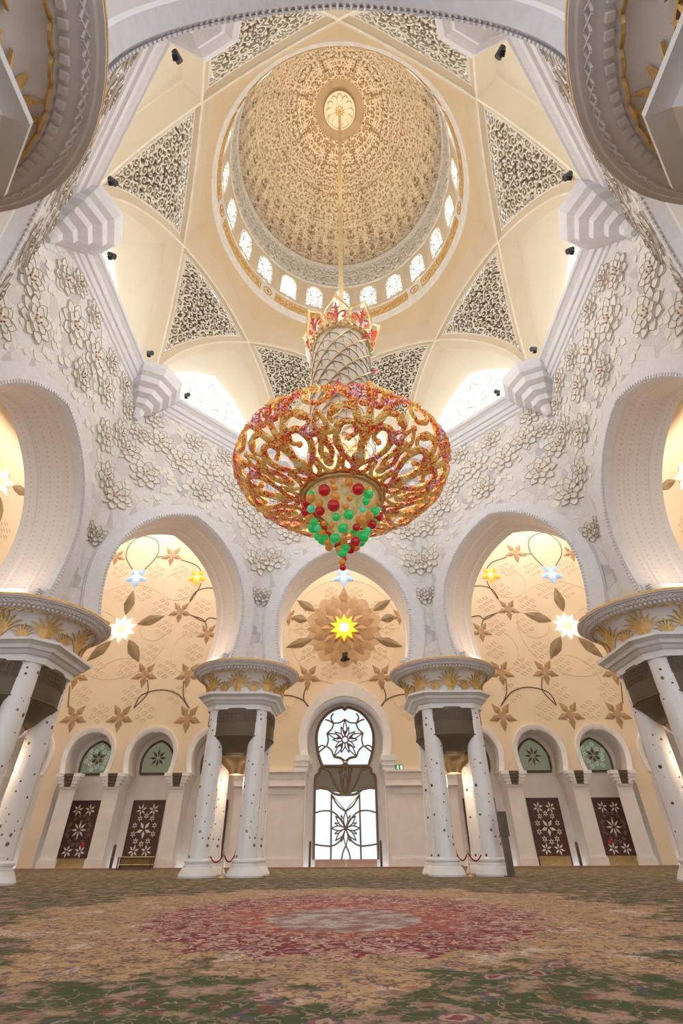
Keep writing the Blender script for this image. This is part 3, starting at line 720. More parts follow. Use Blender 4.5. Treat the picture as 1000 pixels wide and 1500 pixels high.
def leaf(mb,x,z,a,l,w,P,h=.08,m=0):
    PN=(0,-1) if P is PB else PNS
    def Q(r,t_,d): p=P(x+r*cos(a)-t_*sin(a),z+r*sin(a)+t_*cos(a)); return (p[0]+PN[0]*d,p[1]+PN[1]*d,p[2])
    rim=[(-l/2,0),(-l*.30,w*.62),(-l*.05,w),(l*.22,w*.66),(l/2,0),(l*.22,-w*.66),(-l*.05,-w),(-l*.30,-w*.62)]
    mb.add([Q(r,t_,.01) for r,t_ in rim]+[Q(-l*.25,0,h),Q(l*.2,0,h)],[(0,1,8),(1,2,8),(2,9,8),(2,3,9),(3,4,9),(4,5,9),(5,6,9),(6,8,9),(6,7,8),(7,0,8)],m)
for s in (-1,1):
    for x,z,a in ((-20.65,20.6,88),(-18.15,18.8,18),(-19.05,15.85,-55),(-22.2,15.85,-132),(-22.9,18.5,165)):
        q=MB(); aa=RAD(a); 
        if s>0: x=-x; aa=pi-aa
        leaf(q,x,z,aa,2.6,.52,PB); q.build('leaf_inlay',M['inlay_dark'],wback)
VN=[[(-17.2,13.25),(-16.95,12.1),(-17.81,10.92)],[(-17.81,10.92),(-17.38,11.99),(-15.82,12.41),(-14.33,12.04),(-13.12,10.89)],[(-14.02,13.12),(-13.78,11.85),(-13.12,10.89)],[(-21.1,24.0),(-22.3,25.68),(-22.32,27.16),(-21.54,28.07),(-20.7,28.16),(-19.44,27.47),(-19.16,25.81),(-20.2,24.0)],[(-19.12,25.65),(-18.43,25.71)],[(-16.6,25.3),(-15.03,24.72),(-14.23,23.9)],[(-14.1,22.6),(-14.27,21.9),(-14.84,20.6)],[(-14.86,20.75),(-14.38,21.76),(-13.1,22.1),(-11.5,21.6)],[(-14.5,19.3),(-13.2,18.64),(-12.61,18.99),(-11.0,18.6)],[(-14.32,19.2),(-13.22,18.78),(-12.75,18.0)],[(-23.86,12.8),(-23.4,11.0)],[(-3.3,12.6),(-3.5,11.6),(-2.8,10.6)],[(-2.8,10.6),(-3.6,11.5),(-5.2,11.9),(-6.8,11.4),(-7.9,10.6)],[(-9.6,13.0),(-9.2,11.6),(-8.2,10.6)]]
def smooth(p,n=8):
    out=[]
    for i in range(len(p)-1):
        a=p[max(i-1,0)];b=p[i];c=p[i+1];d=p[min(i+2,len(p)-1)]
        for j in range(n):
            t_=j/n; out.append(tuple(.5*((2*b[k])+(-a[k]+c[k])*t_+(2*a[k]-5*b[k]+4*c[k]-d[k])*t_**2+(-a[k]+3*b[k]-3*c[k]+d[k])*t_**3) for k in range(len(b))))
    out.append(tuple(p[-1])); return out
vm=MB()
for p in VN:
    for s in (-1,1): vm.tube([PB(-s*x,z) for x,z in smooth(p)],.05,5)
vm.build('vine_inlay',M['vine'],wback)
big=MB(); dk=[]
for i in range(60): a=2*pi*i/60; rr_=3.35+.25*cos(10*(a-pi/2)); dk.append((rr_*cos(a),YB-.012,17.78+rr_*sin(a)))
big.ngon(dk,2)
for R,n,a0,w,h,m in ((3.55,10,pi/2+pi/10,.62,.05,1),(3.0,10,pi/2,.74,.10,0),(2.3,10,pi/2+pi/10,.64,.16,1),(1.75,10,pi/2,.52,.22,0)):
    for i in range(n):
        a=a0+2*pi*i/n; leaf(big,(R*.62)*cos(a),17.78+(R*.62)*sin(a),a,R*.78,w,PB,h,m)
big.build('rosette_inlay',[M['inlay_brown'],M['inlay_tan'],M['rosette_ground']],wback,20)
for a,l in ((90,1.9),(33,2.2),(147,2.2),(-18,2.6),(198,2.6),(14,1.6),(166,1.6)):
    q=MB(); aa=RAD(a); leaf(q,4.3*cos(aa) if a!=90 else 0,17.78+(4.3*sin(aa) if a!=90 else 3.3),aa,l,.45,PB); q.build('leaf_inlay',M['inlay_dark'] if a!=90 else M['inlay_brown'],wback)
# side walls and outer ceiling
for nm,s in (('wall_left',-1),('wall_right',1)):
    q=MB(); q.ngon([(s*27.46,-27,0),(s*27.46,YB,0),(s*27.46,YB,30.4),(s*27.46,-27,30.4)]); o=q.build(nm,M['beige_wall']); tag(o,kind='structure')
    PS=lambda y,z,s=s:(s*27.455,y,z); PNS=(-s,0); q=MB(); car=q
    for i in range(6):
        for j in range(5): motif(-6+i*4.2+(j%2)*2.1,12+j*3.4,.85,PS)
    q.build('carved_motif',M['beige_carve'],o)
    q=MB(); q.box((s*27.40,0,2.6),(.1,54,5.2)); q.box((s*27.34,0,5.5),(.24,54,.7)); q.build('marble_dado',M['wall_marble'],o)
    for a in (160,20,250,300):
        q=MB(); aa=RAD(a); leaf(q,14.7+2.4*cos(aa),25.3+2.4*sin(aa),aa,2.3,.45,PS); q.build('leaf_inlay',M['inlay_dark'],o)
ec=MB(); lpi=[(AB/C22*sin(RAD(22.5+45*i))*-1,AB/C22*cos(RAD(22.5+45*i)),30.4) for i in range(8)]
lpo=[]
for i in range(8):
    a=22.5+45*i; x,y=-sin(RAD(a)),cos(RAD(a)); m=27.46/max(abs(x),abs(y)); lpo.append((x*m,y*m,30.4))
ec.loft([lpi,lpo],0,True); 
for sx in (-1,1):
    for sy in (-1,1): ec.ngon([(sx*27.46,sy*27.46,30.4),(sx*27.46,sy*11.37,30.4),(sx*11.37,sy*27.46,30.4)])
tag(ec.build('ceiling_aisle',M['ceiling_cream']),kind='structure')
fl=MB(); fl.box((0,0,-.13),(56,57,.2)); tag(fl.build('floor',M['floor_stone'],),kind='structure')
cp=MB(); cp.box((0,0,-.0148),(54.4,54.2,.0296)); cp=cp.build('carpet',M['carpet']); tag(cp,'huge green patterned carpet with a red and beige medallion, covering the whole floor','carpet')
# windows and doors of the back wall
def star(mb,x,z,R,y,n=5,a0=pi/2,w=.2,m=0,d=.03):
    for i in range(n):
        a=a0+2*pi*i/n; Q=lambda r,t_,dd:(x+r*cos(a)-t_*sin(a),y-dd,z+r*sin(a)+t_*cos(a))
        mb.add([Q(R*.13,0,d*.5),Q(R*.5,R*w,d*.5),Q(R,0,d*.5),Q(R*.5,-R*w,d*.5),Q(R*.5,0,d*1.5)],[(0,1,4),(1,2,4),(2,3,4),(3,0,4)],m)
wpn=horseshoe(1.30,7.0,8.65,6.2,1.22,10,3); nwin=31
for xc in bays:
    if abs(xc)>25: continue
    q=MB(); q.ngon([(xc+x,REC-.06,z) for x,z in wpn]); o=q.build('window_%d'%nwin,M['green_glass']); nwin+=1; tag(o,kind='structure')
    q=MB(); pth=[(xc+x,REC-.1,z) for x,z in wpn]; q.tube(pth+[pth[0]],.09,6); q.build('window_frame',M['dark_bronze'],o)
    q=MB(); outer_=abs(abs(xc)-20.5)<.1
    if outer_:
        star(q,xc,7.35,.62,REC-.06,6,pi/2,.22)
        rr=random.Random(4)
        q2=MB()
        for i in range(13):
            a=2*pi*i/13; star(q2,xc+.95*cos(a)*(.75+.25*(i%2)),7.35+.85*sin(a)*(.7+.3*(i%2)),.24,REC-.06,6,0,.24)
        q2.build('etched_stars',M['green_star'],o)
    else: star(q,xc,7.35,.72,REC-.06,8,pi/2,.14)
    q.build('star_motif',M['dark_bronze'],o)
    # carved door below
    nd=bays.index(xc)+1; q=MB(); q.box((xc,REC-.06,2.46),(2.32,.1,3.62)); q.box((xc-1.2,REC-.06,2.15),(.1,.14,4.3)); q.box((xc+1.2,REC-.06,2.15),(.1,.14,4.3)); q.box((xc,REC-.06,4.32),(2.5,.14,.1))
    o=q.build('door_%d'%nd,M['door_wood']); tag(o,kind='structure')
    q=MB(); q.box((xc,REC-.07,.35),(2.3,.12,.6)); q.build('kick_plate',M['kick_wood'],o)
    q=MB(); y=REC-.11
    for sx in (-1,1):
        for zz in (3.72,1.08): star(q,xc+sx*.48,zz,.42,y,6 if not outer_ else 6,pi/2+.2*sx,.17)
    if outer_:
        star(q,xc,2.42,.62,y,8,pi/2,.12)
        q2=MB()
        for i in range(14):
            a=2*pi*i/14; star(q2,xc+.80*cos(a),2.42+.92*sin(a),.17,y,5,pi/2,.2)
        for i in range(6):
            a=2*pi*i/6+.5; star(q2,xc+.98*cos(a),2.42+.55*sin(a),.15,y,5,pi/2,.2)
        q2.build('small_stars',M['door_star_dim'],o)
    else:
        star(q,xc,2.42,.60,y,5,-pi/2,.2)
        for i in range(10):
            a=2*pi*i/10+pi/2; star(q,xc+.80*cos(a),2.42+.90*sin(a),.23,y,6,pi/2,.2)
    q.build('inlaid_stars',M['door_star'],o)
# great stained window and doors of the portal
yp=REC+.24
wpo=horseshoe(2.42,8.9,11.1,6.72,1.87,16,6)
pw=MB(); pw.ngon([(x,yp,z) for x,z in wpo],0); pw.ngon([(-2.42,yp,.52),(2.42,yp,.52),(2.46,yp,5.15),(0,yp,4.75),(-2.46,yp,5.15)],0)
pw.ngon([(-2.46,yp,5.15),(0,yp,4.75),(2.46,yp,5.15),(2.46,yp,6.0),(1.9,yp,6.72),(-1.9,yp,6.72),(-2.46,yp,6.0)],1)
po=pw.build('window_40',[M['portal_pane'],M['pane_shade']]); tag(po,kind='structure')
tr=MB(); Pt=lambda x,z:(x,yp-.06,z)
def tt(p,r=.06,sm=True): tr.tube([Pt(*q) for q in (smooth(p,6) if sm and len(p)>2 else p)],r,6)
tt(wpo+[wpo[0]],.12,False)
for s in (-1,1):
    tt([(s*1.87,6.72),(s*2.1,6.5),(s*2.15,6.2),(s*2.4,6.05),(s*2.46,5.6)],.11); tt([(s*2.46,5.7),(s*2.46,5.15),(s*2.42,.5)],.10,False)
    tt([(s*2.46,5.1),(s*1.6,5.15),(s*.8,4.72),(0,4.68)],.10)
    tt([(s*1.85,6.6),(s*1.3,6.35),(s*.9,5.6),(s*.35,4.8),(0,4.65)],.09)
    tt([(0,6.95),(s*.33,6.3),(s*.3,5.4),(0,4.75)],.09); tt([(0,6.2),(s*.22,5.6),(0,4.9)],.07); tt([(0,6.95),(s*.5,6.6),(s*.45,6.2),(s*.1,5.6)],.07)
    # lower doors
    tt([(s*1.12,4.75),(s*1.13,.5)],.07,False); tt([(s*1.1,4.65),(s*.6,3.95),(0,3.55)],.06); tt([(s*1.1,4.7),(0,3.6)],.03,False)
    tt([(s*2.42,3.45),(s*1.8,3.6),(s*1.1,3.55),(s*.55,3.2),(0,2.45)],.06); tt([(s*2.42,1.45),(s*1.7,1.35),(s*1.0,1.35),(s*.4,1.7),(0,2.45)],.06)
    tt([(0,1.35),(s*.22,.95),(s*.33,.5)],.06)
for i in range(8):
    a=pi/2+2*pi*i/8; cz=2.45; L_=1.12
    for sd in (-1,1): tt([(0,cz),(L_*.5*cos(a+sd*.28),cz+L_*.5*sin(a+sd*.28)),(L_*cos(a),cz+L_*sin(a))],.045)
    b=a+pi/8; tt([(L_*.55*cos(a+.27),cz+L_*.55*sin(a+.27)),(.92*cos(b),cz+.92*sin(b)),(L_*.55*cos(b+pi/8-.27),cz+L_*.55*sin(b+pi/8-.27))],.04)
cz=8.72
for i in range(10):
    a=pi/2+2*pi*i/10
    for R,w in ((1.62,.24),(1.05,.34)):
        aa=a+(pi/10 if R==1.05 else 0)
        if R==1.62 and i%2: continue
        for sd in (-1,1): tt([(R*.2*cos(aa),cz+R*.2*sin(aa)),(R*.5*cos(aa+sd*w*.9),cz+R*.5*sin(aa+sd*w*.9)),(R*cos(aa),cz+R*sin(aa))],.05)
    b=a+pi/5; tt([(1.62*cos(a),cz+1.62*sin(a)),(1.42*cos(a+pi/10),cz+1.42*sin(a+pi/10)),(1.62*cos(b),cz+1.62*sin(b))],.065)
for a,b in ((64,58),(116,122),(18,-14),(162,194),(-14,18),(194,162)):
    pass
for s in (-1,1):
    tt([(s*.98,cz+1.28),(s*1.2,cz+1.75),(s*1.0,cz+2.1)],.07); tt([(s*1.62,cz-.55),(s*2.0,cz-.45),(s*2.4,cz-.75)],.07); tt([(s*1.6,cz-.5),(s*1.95,cz-.75),(s*2.25,cz-1.0)],.07); tt([(s*.98,cz+1.28),(s*1.35,cz+1.5),(s*1.7,cz+1.6)],.07)
    tt([(s*.9,cz-1.35),(s*.3,cz-1.5),(0,cz-2.0)],.06)
tt([(0,7.0),(0,6.4)],.07,False)
tr.build('bronze_tracery',M['tracery_bronze'],po)
st=MB()
for s in (-1,1):
    for x,z,R in ((1.8,4.55,.32),(1.75,3.95,.45),(1.9,2.4,.45),(1.75,.95,.4),(.5,4.35,.24),(1.75,9.6,.3),(1.95,8.3,.3)): star(st,s*x,z,R,yp,6,.4*s+pi/2,.2)
st.build('frosted_stars',M['portal_star'],po)
pg=MB()
for i in range(10): leaf_a=pi/2+2*pi*i/10; star(pg,0,8.72,1.5 if i%2==0 else 1.0,yp-.005,1,leaf_a,.2)
pg.build('blue_glass_petals',M['petal_pane'],po)
pg=MB()
for i in (1,2,3,8,9,0): star(pg,1.3*cos(pi/2+2*pi*i/10+pi/10)*.75,8.72+1.3*sin(pi/2+2*pi*i/10+pi/10)*.75,.34,yp-.003,2,pi/2+2*pi*i/10+pi/10,.3)
pg.build('green_glass',M['leaf_pane'],po)
sh_=MB()
for i in range(5):
    a=pi/2+2*pi*i/5+.63
kp=MB()
for x in (-1.75,-.6,.6,1.75): kp.box((x,yp-.05,.27),(1.12,.1,.48))
kp.build('kick_panel',M['strip_wood'],po)
# ------------------------------------------------------------------ flower lamps on the walls
def flower_lamp(x,z,R,n,mp,mc,label,P=None,rots=pi/2,w=.22,nm='flower_lamp'):
    side=0 if P is None else P
    o=empty(nm,(x,YB-(.34 if x==0 and z<20 else .07),z) if not side else (side*27.43,x,z),0 if not side else (-pi/2 if side>0 else pi/2))
    tag(o,label,'wall lamp','flower shaped lamps on the beige walls')
    for i in range(n):
        q=MB(); star(q,0,0,R,0,1,rots+2*pi*i/n,w,0,.09); q.build('petal',M[mp],o)
    q=MB(); star(q,0,0,R*.42,-.0,5 if n==5 else n,rots+pi/n,.30,0,.13); q.ball((0,-.1,0),R*.17,0,8,5,(1,.5,1)); q.build('star_centre',M[mc],o)
    return o
flower_lamp(0,17.78,1.3,10,'lamp_yellow','lamp_yellow_core','glowing yellow ten petalled flower lamp in the brown rosette above the portal')
flower_lamp(0,23.15,1.1,5,'lamp_blue','lamp_blue_core','blue star flower lamp above the yellow one, under the central arch crown',rots=-pi/2)
for s,sd in ((-1,'left'),(1,'right')):
    flower_lamp(s*20.68,17.9,1.32,10,'lamp_white','lamp_white_line','glowing white ten petalled flower lamp amid dark leaves, seen through the %s far arch'%sd,w=.2)
    flower_lamp(s*20.62,23.3,1.12,5,'lamp_blue','lamp_blue_core','glowing blue five petalled flower lamp high in the %s far arch'%sd,rots=-pi/2)
    flower_lamp(s*14.57,23.25,1.0,5,'lamp_orange','lamp_orange_core','glowing orange five petalled flower lamp high in the %s far arch'%sd,rots=-pi/2)
    flower_lamp(14.7,25.3,1.3,6,'lamp_white','lamp_white_line','large white lily shaped lamp on the %s side wall at the picture edge'%sd,P=s)
# ------------------------------------------------------------------ column clusters
def oct_r(th): a=(th%(pi/4))-pi/8; return cos(pi/8)/cos(a)
def make_cluster():
    root=empty('column_cluster')
    sf=MB(); sf.lathe([(.565,.62),(.535,.75),(.50,1.2),(.47,4.5),(.45,7.0),(.45,7.3)],28,m=0); 
    bs=MB(); bs.lathe([(.86,0),(.87,.07),(.83,.13),(.79,.22),(.72,.33),(.67,.40),(.67,.44),(.60,.48),(.60,.53),(.65,.57),(.65,.63),(.57,.70)],28,cap0=True)
    s0=None
    for x in (-1.1,1.1):
        for y in (-1.1,1.1):
            if s0 is None: s0=o=sf.build('shaft',M['column_marble'],root,40); b0=bs.build('shaft_base',M['marble_white'],o,35)
            else: o=s0.copy(); COL.objects.link(o); o.parent=root; b=b0.copy(); COL.objects.link(b); b.parent=o
            o.location=(x,y,0)
    # curved bronze grille between two shafts
    g=MB(); lp=[]
    for z,w,b,y0 in ((7.25,1.14,.30,1.46),(7.12,1.16,.32,1.48),(5.92,1.16,.32,1.48),(5.80,1.13,.31,1.45),(5.70,1.02,.29,1.38),(5.45,.80,.24,1.22),(5.20,.62,.20,1.08),(5.10,.52,.15,1.0)):
        lp.append([(w*(-1+2*i/12),-(y0+b*(1-(-1+2*i/12)**2)),z) for i in range(13)]+[(min(w,.62),-.6,z),(-min(w,.62),-.6,z)])
    g.loft(lp,0,True,True,True)
    for z in (6.95,6.78,6.60): g.tube([(1.15*(-1+2*i/12),-(1.49+.32*(1-(-1+2*i/12)**2)),z) for i in range(13)],.022,4)
    for i in range(33):
        q=-.96+i*1.92/32; g.box((q*1.15,-(1.49+.32*(1-q*q)),6.86),(.03,.03,.5))
    g.tube([(1.16*(-1+2*i/12),-(1.49+.32*(1-(-1+2*i/12)**2)),5.9) for i in range(13)],.035,5)
    g0=None
    for k in range(4):
        if g0 is None: g0=o=g.build('bronze_grille',M['bronze_grille'],root,40)
        else: o=g0.copy(); COL.objects.link(o); o.parent=root
        o.rotation_euler[2]=pi/2*k
    lb=MB(); lb.lathe([(.95,5.12),(.95,4.95),(.80,4.75),(.55,4.55),(.42,4.4),(.40,4.28)],24,cap1=True); lb.build('lamp_bowl',M['lamp_bronze'],root,40)
    # entablature : chamfered square
    def cs(h,c,z): return [(h,-c,z),(h,c,z),(c,h,z),(-c,h,z),(-h,c,z),(-h,-c,z),(-c,-h,z),(c,-h,z)]
    e=MB(); e.loft([cs(1.72,1.16,7.18),cs(1.72,1.16,7.42),cs(1.80,1.22,7.46),cs(1.90,1.28,7.58),cs(2.0,1.34,7.62),cs(2.05,1.38,7.74),cs(2.20,1.48,7.84),cs(2.25,1.5,7.86),cs(2.25,1.5,7.97),cs(1.95,1.35,7.97)],0,True,True,True)
    e.build('entablature',M['marble_white'],root,20)
    # bell capital
    prof=[(2.06,7.95),(2.08,8.2),(2.12,8.5),(2.20,8.75),(2.32,8.95),(2.48,9.08),(2.56,9.10),(2.60,9.17),(2.70,9.19),(2.78,9.23),(2.84,9.33),(2.97,9.36),(3.0,9.40)]
    def rf(i,th):
        q=min(1,i/7); return (1-q)*oct_r(th)*1.05+q
    cpt=MB(); cpt.lathe(prof+[(3.07,9.42),(3.075,9.45),(3.0,9.46)],64,rf=lambda i,th: rf(min(i,7),th))
    def capr(z,th):
        for i in range(len(prof)-1):
            if prof[i][1]<=z<=prof[i+1][1]:
                q=(z-prof[i][1])/(prof[i+1][1]-prof[i][1]); return (prof[i][0]*rf(i,th)*(1-q)+prof[i+1][0]*rf(i+1,th)*q)
        return 2
    d=cpt
    for i in range(96):
        a=2*pi*i/96; d.box((2.66*cos(a),2.66*sin(a),9.15),(.1,.09,.09),0,a)
        d.tube([((2.85)*cos(a-.03),2.85*sin(a-.03),9.21),((2.9)*cos(a+.03),2.9*sin(a+.03),9.33)],.018,4); d.tube([((2.85)*cos(a+.03),2.85*sin(a+.03),9.21),((2.9)*cos(a-.03),2.9*sin(a-.03),9.33)],.018,4)
    cap=cpt.build('capital',M['capital_stone'],root,35)
    gr=MB(); gr.lathe([(3.04,9.455),(3.08,9.46),(3.08,9.52),(3.05,9.54),(2.9,9.55),(.5,9.55)],64,cap1=True); gr.build('gold_rim',M['gold'],cap,40)
    fm=MB()
    def cm_(x,z):
        th=x; r=capr(min(max(z,7.96),9.07),th)+.015; return Vector((r*cos(th),r*sin(th),z)),Vector((cos(th),sin(th),-.5)).normalized()
    for k in range(16):
        a=2*pi*k/16; bigf=(k%2==0); H_=1.13 if bigf else .66; sp=.37 if bigf else .17; J=4 if bigf else 3
        for j in range(-J,J+1):
            q=j/J; n_=11; p=[]
            for i in range(n_):
                u=i/(n_-1); x=a+q*sp*(u**1.8)+q*.05; z=7.98+H_*(1-.12*q*q)*(u-(.42*abs(q)**1.5)*u*u*u); p.append((x,z))
            ws=[(.016+.052*sin(pi*min(1,i/(n_-1)*.85+.1)))*(.8 if bigf else .6)*(1 if i<n_-1 else .1) for i in range(n_)]
            fm.ribbon(p,ws,cm_,.06)
    # scalloped edge above the fronds
    for i in range(48):
        a=2*pi*i/48; fm.tube([(2.54*cos(a+(q-2)*.03),2.54*sin(a+(q-2)*.03),9.09-.09*(1-((q-2)/2)**2)) for q in range(5)],.03,4)
    fm.build('gold_fronds',M['gold_leaf'],cap)
    return root
cl=make_cluster(); K=[((-5.76,13.9),'four white marble columns under a gold leaf capital just left of the portal'),((5.76,13.9),'four white marble columns under a gold leaf capital just right of the portal'),((-13.9,5.76),'column cluster cut off by the left picture edge, carrying the wide left arch'),((13.9,5.76),'column cluster cut off by the right picture edge, carrying the wide right arch'),((-5.86,-14.3),'nearest column cluster, only its capital showing overhead in the upper left corner'),((5.86,-14.3),'nearest column cluster, only its capital showing overhead in the upper right corner')]
for i,((x,y),lb) in enumerate(K):
    o=cl if i==0 else copy_tree(cl); o.location=(x,y,0)
    tag(o,lb,'columns','clusters of four marble columns')
# ------------------------------------------------------------------ CHANDELIER
ch=empty('chandelier',(0,0,8.9)); tag(ch,'huge gold and red crystal chandelier with coloured glass balls hanging under the dome','chandelier')
OZ=Vector((0,0,-8.9))
def cb(mb,name,mat_,par=ch,sm=None):
    mb.v=[(x,y,z-8.9) for x,y,z in mb.v]; return mb.build(name,mat_,par,sm)
BP=smooth([(1.42,12.0),(2.0,12.04),(2.8,12.2),(3.5,12.46),(3.95,12.8),(4.2,13.2),(4.22,13.5),(4.1,13.72)],6)
bl_=[0]
for a,b in zip(BP,BP[1:]): bl_.append(bl_[-1]+hypot(b[0]-a[0],b[1]-a[1]))
def bowl(t_,th):
    s=min(max(t_,0),1)*bl_[-1]*.9999; j=0
    while bl_[j+1]<s: j+=1
    q=(s-bl_[j])/(bl_[j+1]-bl_[j]); a,b=BP[j],BP[j+1]; r=a[0]+(b[0]-a[0])*q; z=a[1]+(b[1]-a[1])*q
    if t_>1: z+=(t_-1)*bl_[-1]; r-=(t_-1)*.5
    tx,tz=b[0]-a[0],b[1]-a[1]; l=hypot(tx,tz); nx,nz=tz/l,-tx/l
    return Vector((r*sin(th),-r*cos(th),z)),Vector((nx*sin(th),-nx*cos(th),nz))
NS=7; TH0=RAD(14)
def sect():
    L=[]
    def spiral(cx,cy,r0,r1,a0,turn,n=15): return [(cx+(r0+(r1-r0)*i/n)*cos(a0+turn*i/n),cy+(r0+(r1-r0)*i/n)*sin(a0+turn*i/n)) for i in range(n+1)]
    # x in metres-ish at the rim (sector half width ~1.85), y 0..1 * 4
    for s in (-1,1):
        f=lambda p:[(s*x,y) for x,y in p]
        L.append((f(smooth([(0,.3),(.35,.8),(.95,1.25),(1.25,1.9),(1.0,2.5),(.55,2.55),(.4,2.15),(.7,1.95)],5)),.15))
        L.append((f(smooth([(.12,1.5),(.2,2.4),(.6,3.1),(1.2,3.15),(1.45,2.75),(1.2,2.5)],5)),.13))
        L.append((f(smooth([(.5,2.9),(.75,3.6),(1.3,4.05),(1.85,4.12)],5)),.17))
        L.append((f(smooth([(1.85,.7),(1.55,1.3),(1.75,1.9),(1.6,2.5),(1.85,3.0)],5)),.13))
        L.append((f(smooth([(.0,.6),(.5,.35),(.95,.6),(.85,1.0),(.55,.95)],5)),.12))
        L.append((f(smooth([(1.85,.3),(1.35,.55),(1.15,1.1)],5)),.12))
        L.append((f(smooth([(1.85,3.3),(1.45,3.55),(1.5,3.9)],5)),.12))
        L.append((f(smooth([(1.0,2.5),(1.5,2.2),(1.85,2.35)],5)),.12))
        L.append((f(smooth([(.18,2.6),(.45,2.75),(.62,3.4),(.45,3.75)],5)),.12))
        L.append((f(smooth([(0,3.4),(.3,3.3),(.42,3.6)],5)),.13))
    L.append((smooth([(0,0),(.06,.8),(0,1.6),(0,2.6),(0,3.9)],6),.19))
    return L
bowlroot=None
prof_sector=MB()
def bpt(x,y):
    r_at=max(.55,1.0); th=x/4.2
    return bowl(y/4.25,th)
for pts,r in sect():
    P=[];N=[];rs=[]; n_=len(pts)
    for i,(x,y) in enumerate(pts):
        sc=.55+.45*min(1,y/2.2); p,nn=bpt(x*1.02,y); P.append(p); N.append(nn); q=i/(n_-1)
        rs.append(r*(.62+.38*sin(pi*min(1,q*1.15)))*(.72+.28*min(1,y/2.5)))
    prof_sector.tube(P,rs,7,0,False,.75,N)
    e,nn=P[-1],N[-1]; prof_sector.ball(e,rs[-1]*1.55,0,7,5)
for x,y,rx,ry,a in ((0,4.25,.26,.42,0),(-.36,4.05,.24,.34,.9),(.36,4.05,.24,.34,-.9),(0,3.7,.22,.25,0),(0,2.1,.22,.34,0),(.24,2.3,.13,.26,-.7),(-.24,2.3,.13,.26,.7),(0,1.2,.26,.42,0),(1.85,4.15,.26,.22,0),(.62,4.0,.2,.24,.5),(-.62,4.0,.2,.24,-.5),(1.25,3.0,.16,.3,1.2),(-1.25,3.0,.16,.3,-1.2),(1.85,1.0,.2,.34,0)):
    p,nn=bpt(x,y); vs=[]; tz=bpt(x,y+.05)[0]-p; tz.normalize(); tx=tz.cross(nn).normalized()
    ca,sa=cos(a),sin(a); t1=tx*ca+tz*sa; t2=tz*ca-tx*sa
    o=len(prof_sector.v); prof_sector.ball((0,0,0),1.0,0,9,6,(rx,.14,ry))
    for i in range(o,len(prof_sector.v)):
        X_,Y_,Z_=prof_sector.v[i]; k=1-.45*(Z_/ry)*(1 if Z_>0 else .5) ; q=p+t1*X_*k+t2*Z_+nn*Y_; prof_sector.v[i]=tuple(q)
s0=None
for k in range(NS):
    if s0 is None: s0=o=cb(prof_sector,'bowl_scrollwork',M['crystal_gold'],ch,50)
    else: o=s0.copy(); COL.objects.link(o); o.parent=ch
    o.rotation_euler[2]=TH0+2*pi*k/NS
q=MB(); q.tube([(1.5*cos(2*pi*i/48),1.5*sin(2*pi*i/48),12.0) for i in range(48)],.10,8,closed=True); q.tube([(1.62*cos(2*pi*i/48),1.62*sin(2*pi*i/48),12.12) for i in range(48)],.09,8,closed=True); cb(q,'base_ring',M['crown_gold'],sm=50)
q=MB(); q.lathe([(1.42,12.05),(1.40,12.5),(1.36,13.6),(1.38,14.2)],36); q.lathe([(1.40,12.05),(1.15,11.75),(.8,11.35),(.5,10.9),(.25,10.5),(.1,10.3)],30)
cb(q,'gold_core',M['drum_gold'],sm=50)
q=MB(); q.lathe([(1.38,13.6),(1.36,15),(1.38,18),(1.42,20.6),(1.36,21.4),(1.1,21.6)],40,cap1=True); cb(q,'feather_stem',M['feather_glass'],sm=50)
stem=MB(); sp_=MB()
def stp(th,z,e=.02): return ((1.40+e)*sin(th),-(1.40+e)*cos(th),z)
for i in range(9):
    t0=2*pi*i/9
    hl=lambda z,o=0:t0+o*2*pi/9+(z-13)*.55
    sp_.tube([stp(hl(13+8.4*j/30),13+8.4*j/30,.03) for j in range(31)],.03,5)
    for j in range(20):
        z=13+j*.45
        if z>20.9: continue
        a=hl(z); b=a+2*pi/9; stem.tube([stp(a,z),stp(a+.28,min(z+.34,21.4)),stp(a+.55,min(z+.12,21.4)),stp(b,min(z-.28,21.4))],.02,4)
        stem.tube([stp(a+.28,min(z+.34,21.4)),stp(a+.30,z-.1)],.016,4)
cb(stem,'feather_outline',M['feather_line']); cb(sp_,'feather_quill',M['crown_gold'])
# crown of eight pierced leaves
pet=MB(); pet2=MB()
def ppt(x,y): r=1.40+.28*y; th=x/1.55; return Vector((r*sin(th),-r*cos(th),21.25+y*.86))
for s in (-1,1):
    pet.tube([ppt(s*x,y) for x,y in smooth([(.05,.1),(.3,.35),(.62,.85),(.55,1.3),(.2,1.75),(0,2.15)],6)],.07,6)
    pet2.tube([ppt(s*x,y) for x,y in smooth([(0,.5),(.15,.9),(.38,1.05),(.42,.8),(.25,.7)],5)],.055,5); pet.tube([ppt(s*x,y) for x,y in smooth([(.1,.3),(.35,.1),(.55,.3),(.42,.5),(.25,.4)],5)],.06,5)
pet2.tube([ppt(0,y) for y in (.3,.8,1.2,1.6)],[.06,.1,.09,.03],5); pet2.tube([ppt(x,1.25+.3*abs(x)) for x in (-.16,0,.16)],.05,5)
p0=None
for k in range(8):
    if p0 is None: p0=o=cb(pet,'crown_leaf',M['crown_gold'],ch,50); i0=cb(pet2,'leaf_vein',M['crown_red'],p0,50)
    else: o=p0.copy(); COL.objects.link(o); o.parent=ch; c=i0.copy(); COL.objects.link(c); c.parent=o
    o.rotation_euler[2]=RAD(-8.5)+2*pi*k/8
q=MB(); q.lathe([(1.36,21.3),(1.5,21.4),(1.52,21.55),(1.4,21.65)],36); 
for k in range(28):
    a=2*pi*k/28; q.ball((1.55*cos(a),1.55*sin(a),21.5),.1,0,6,4)
cb(q,'crown_ring',M['crown_gold'],sm=50)
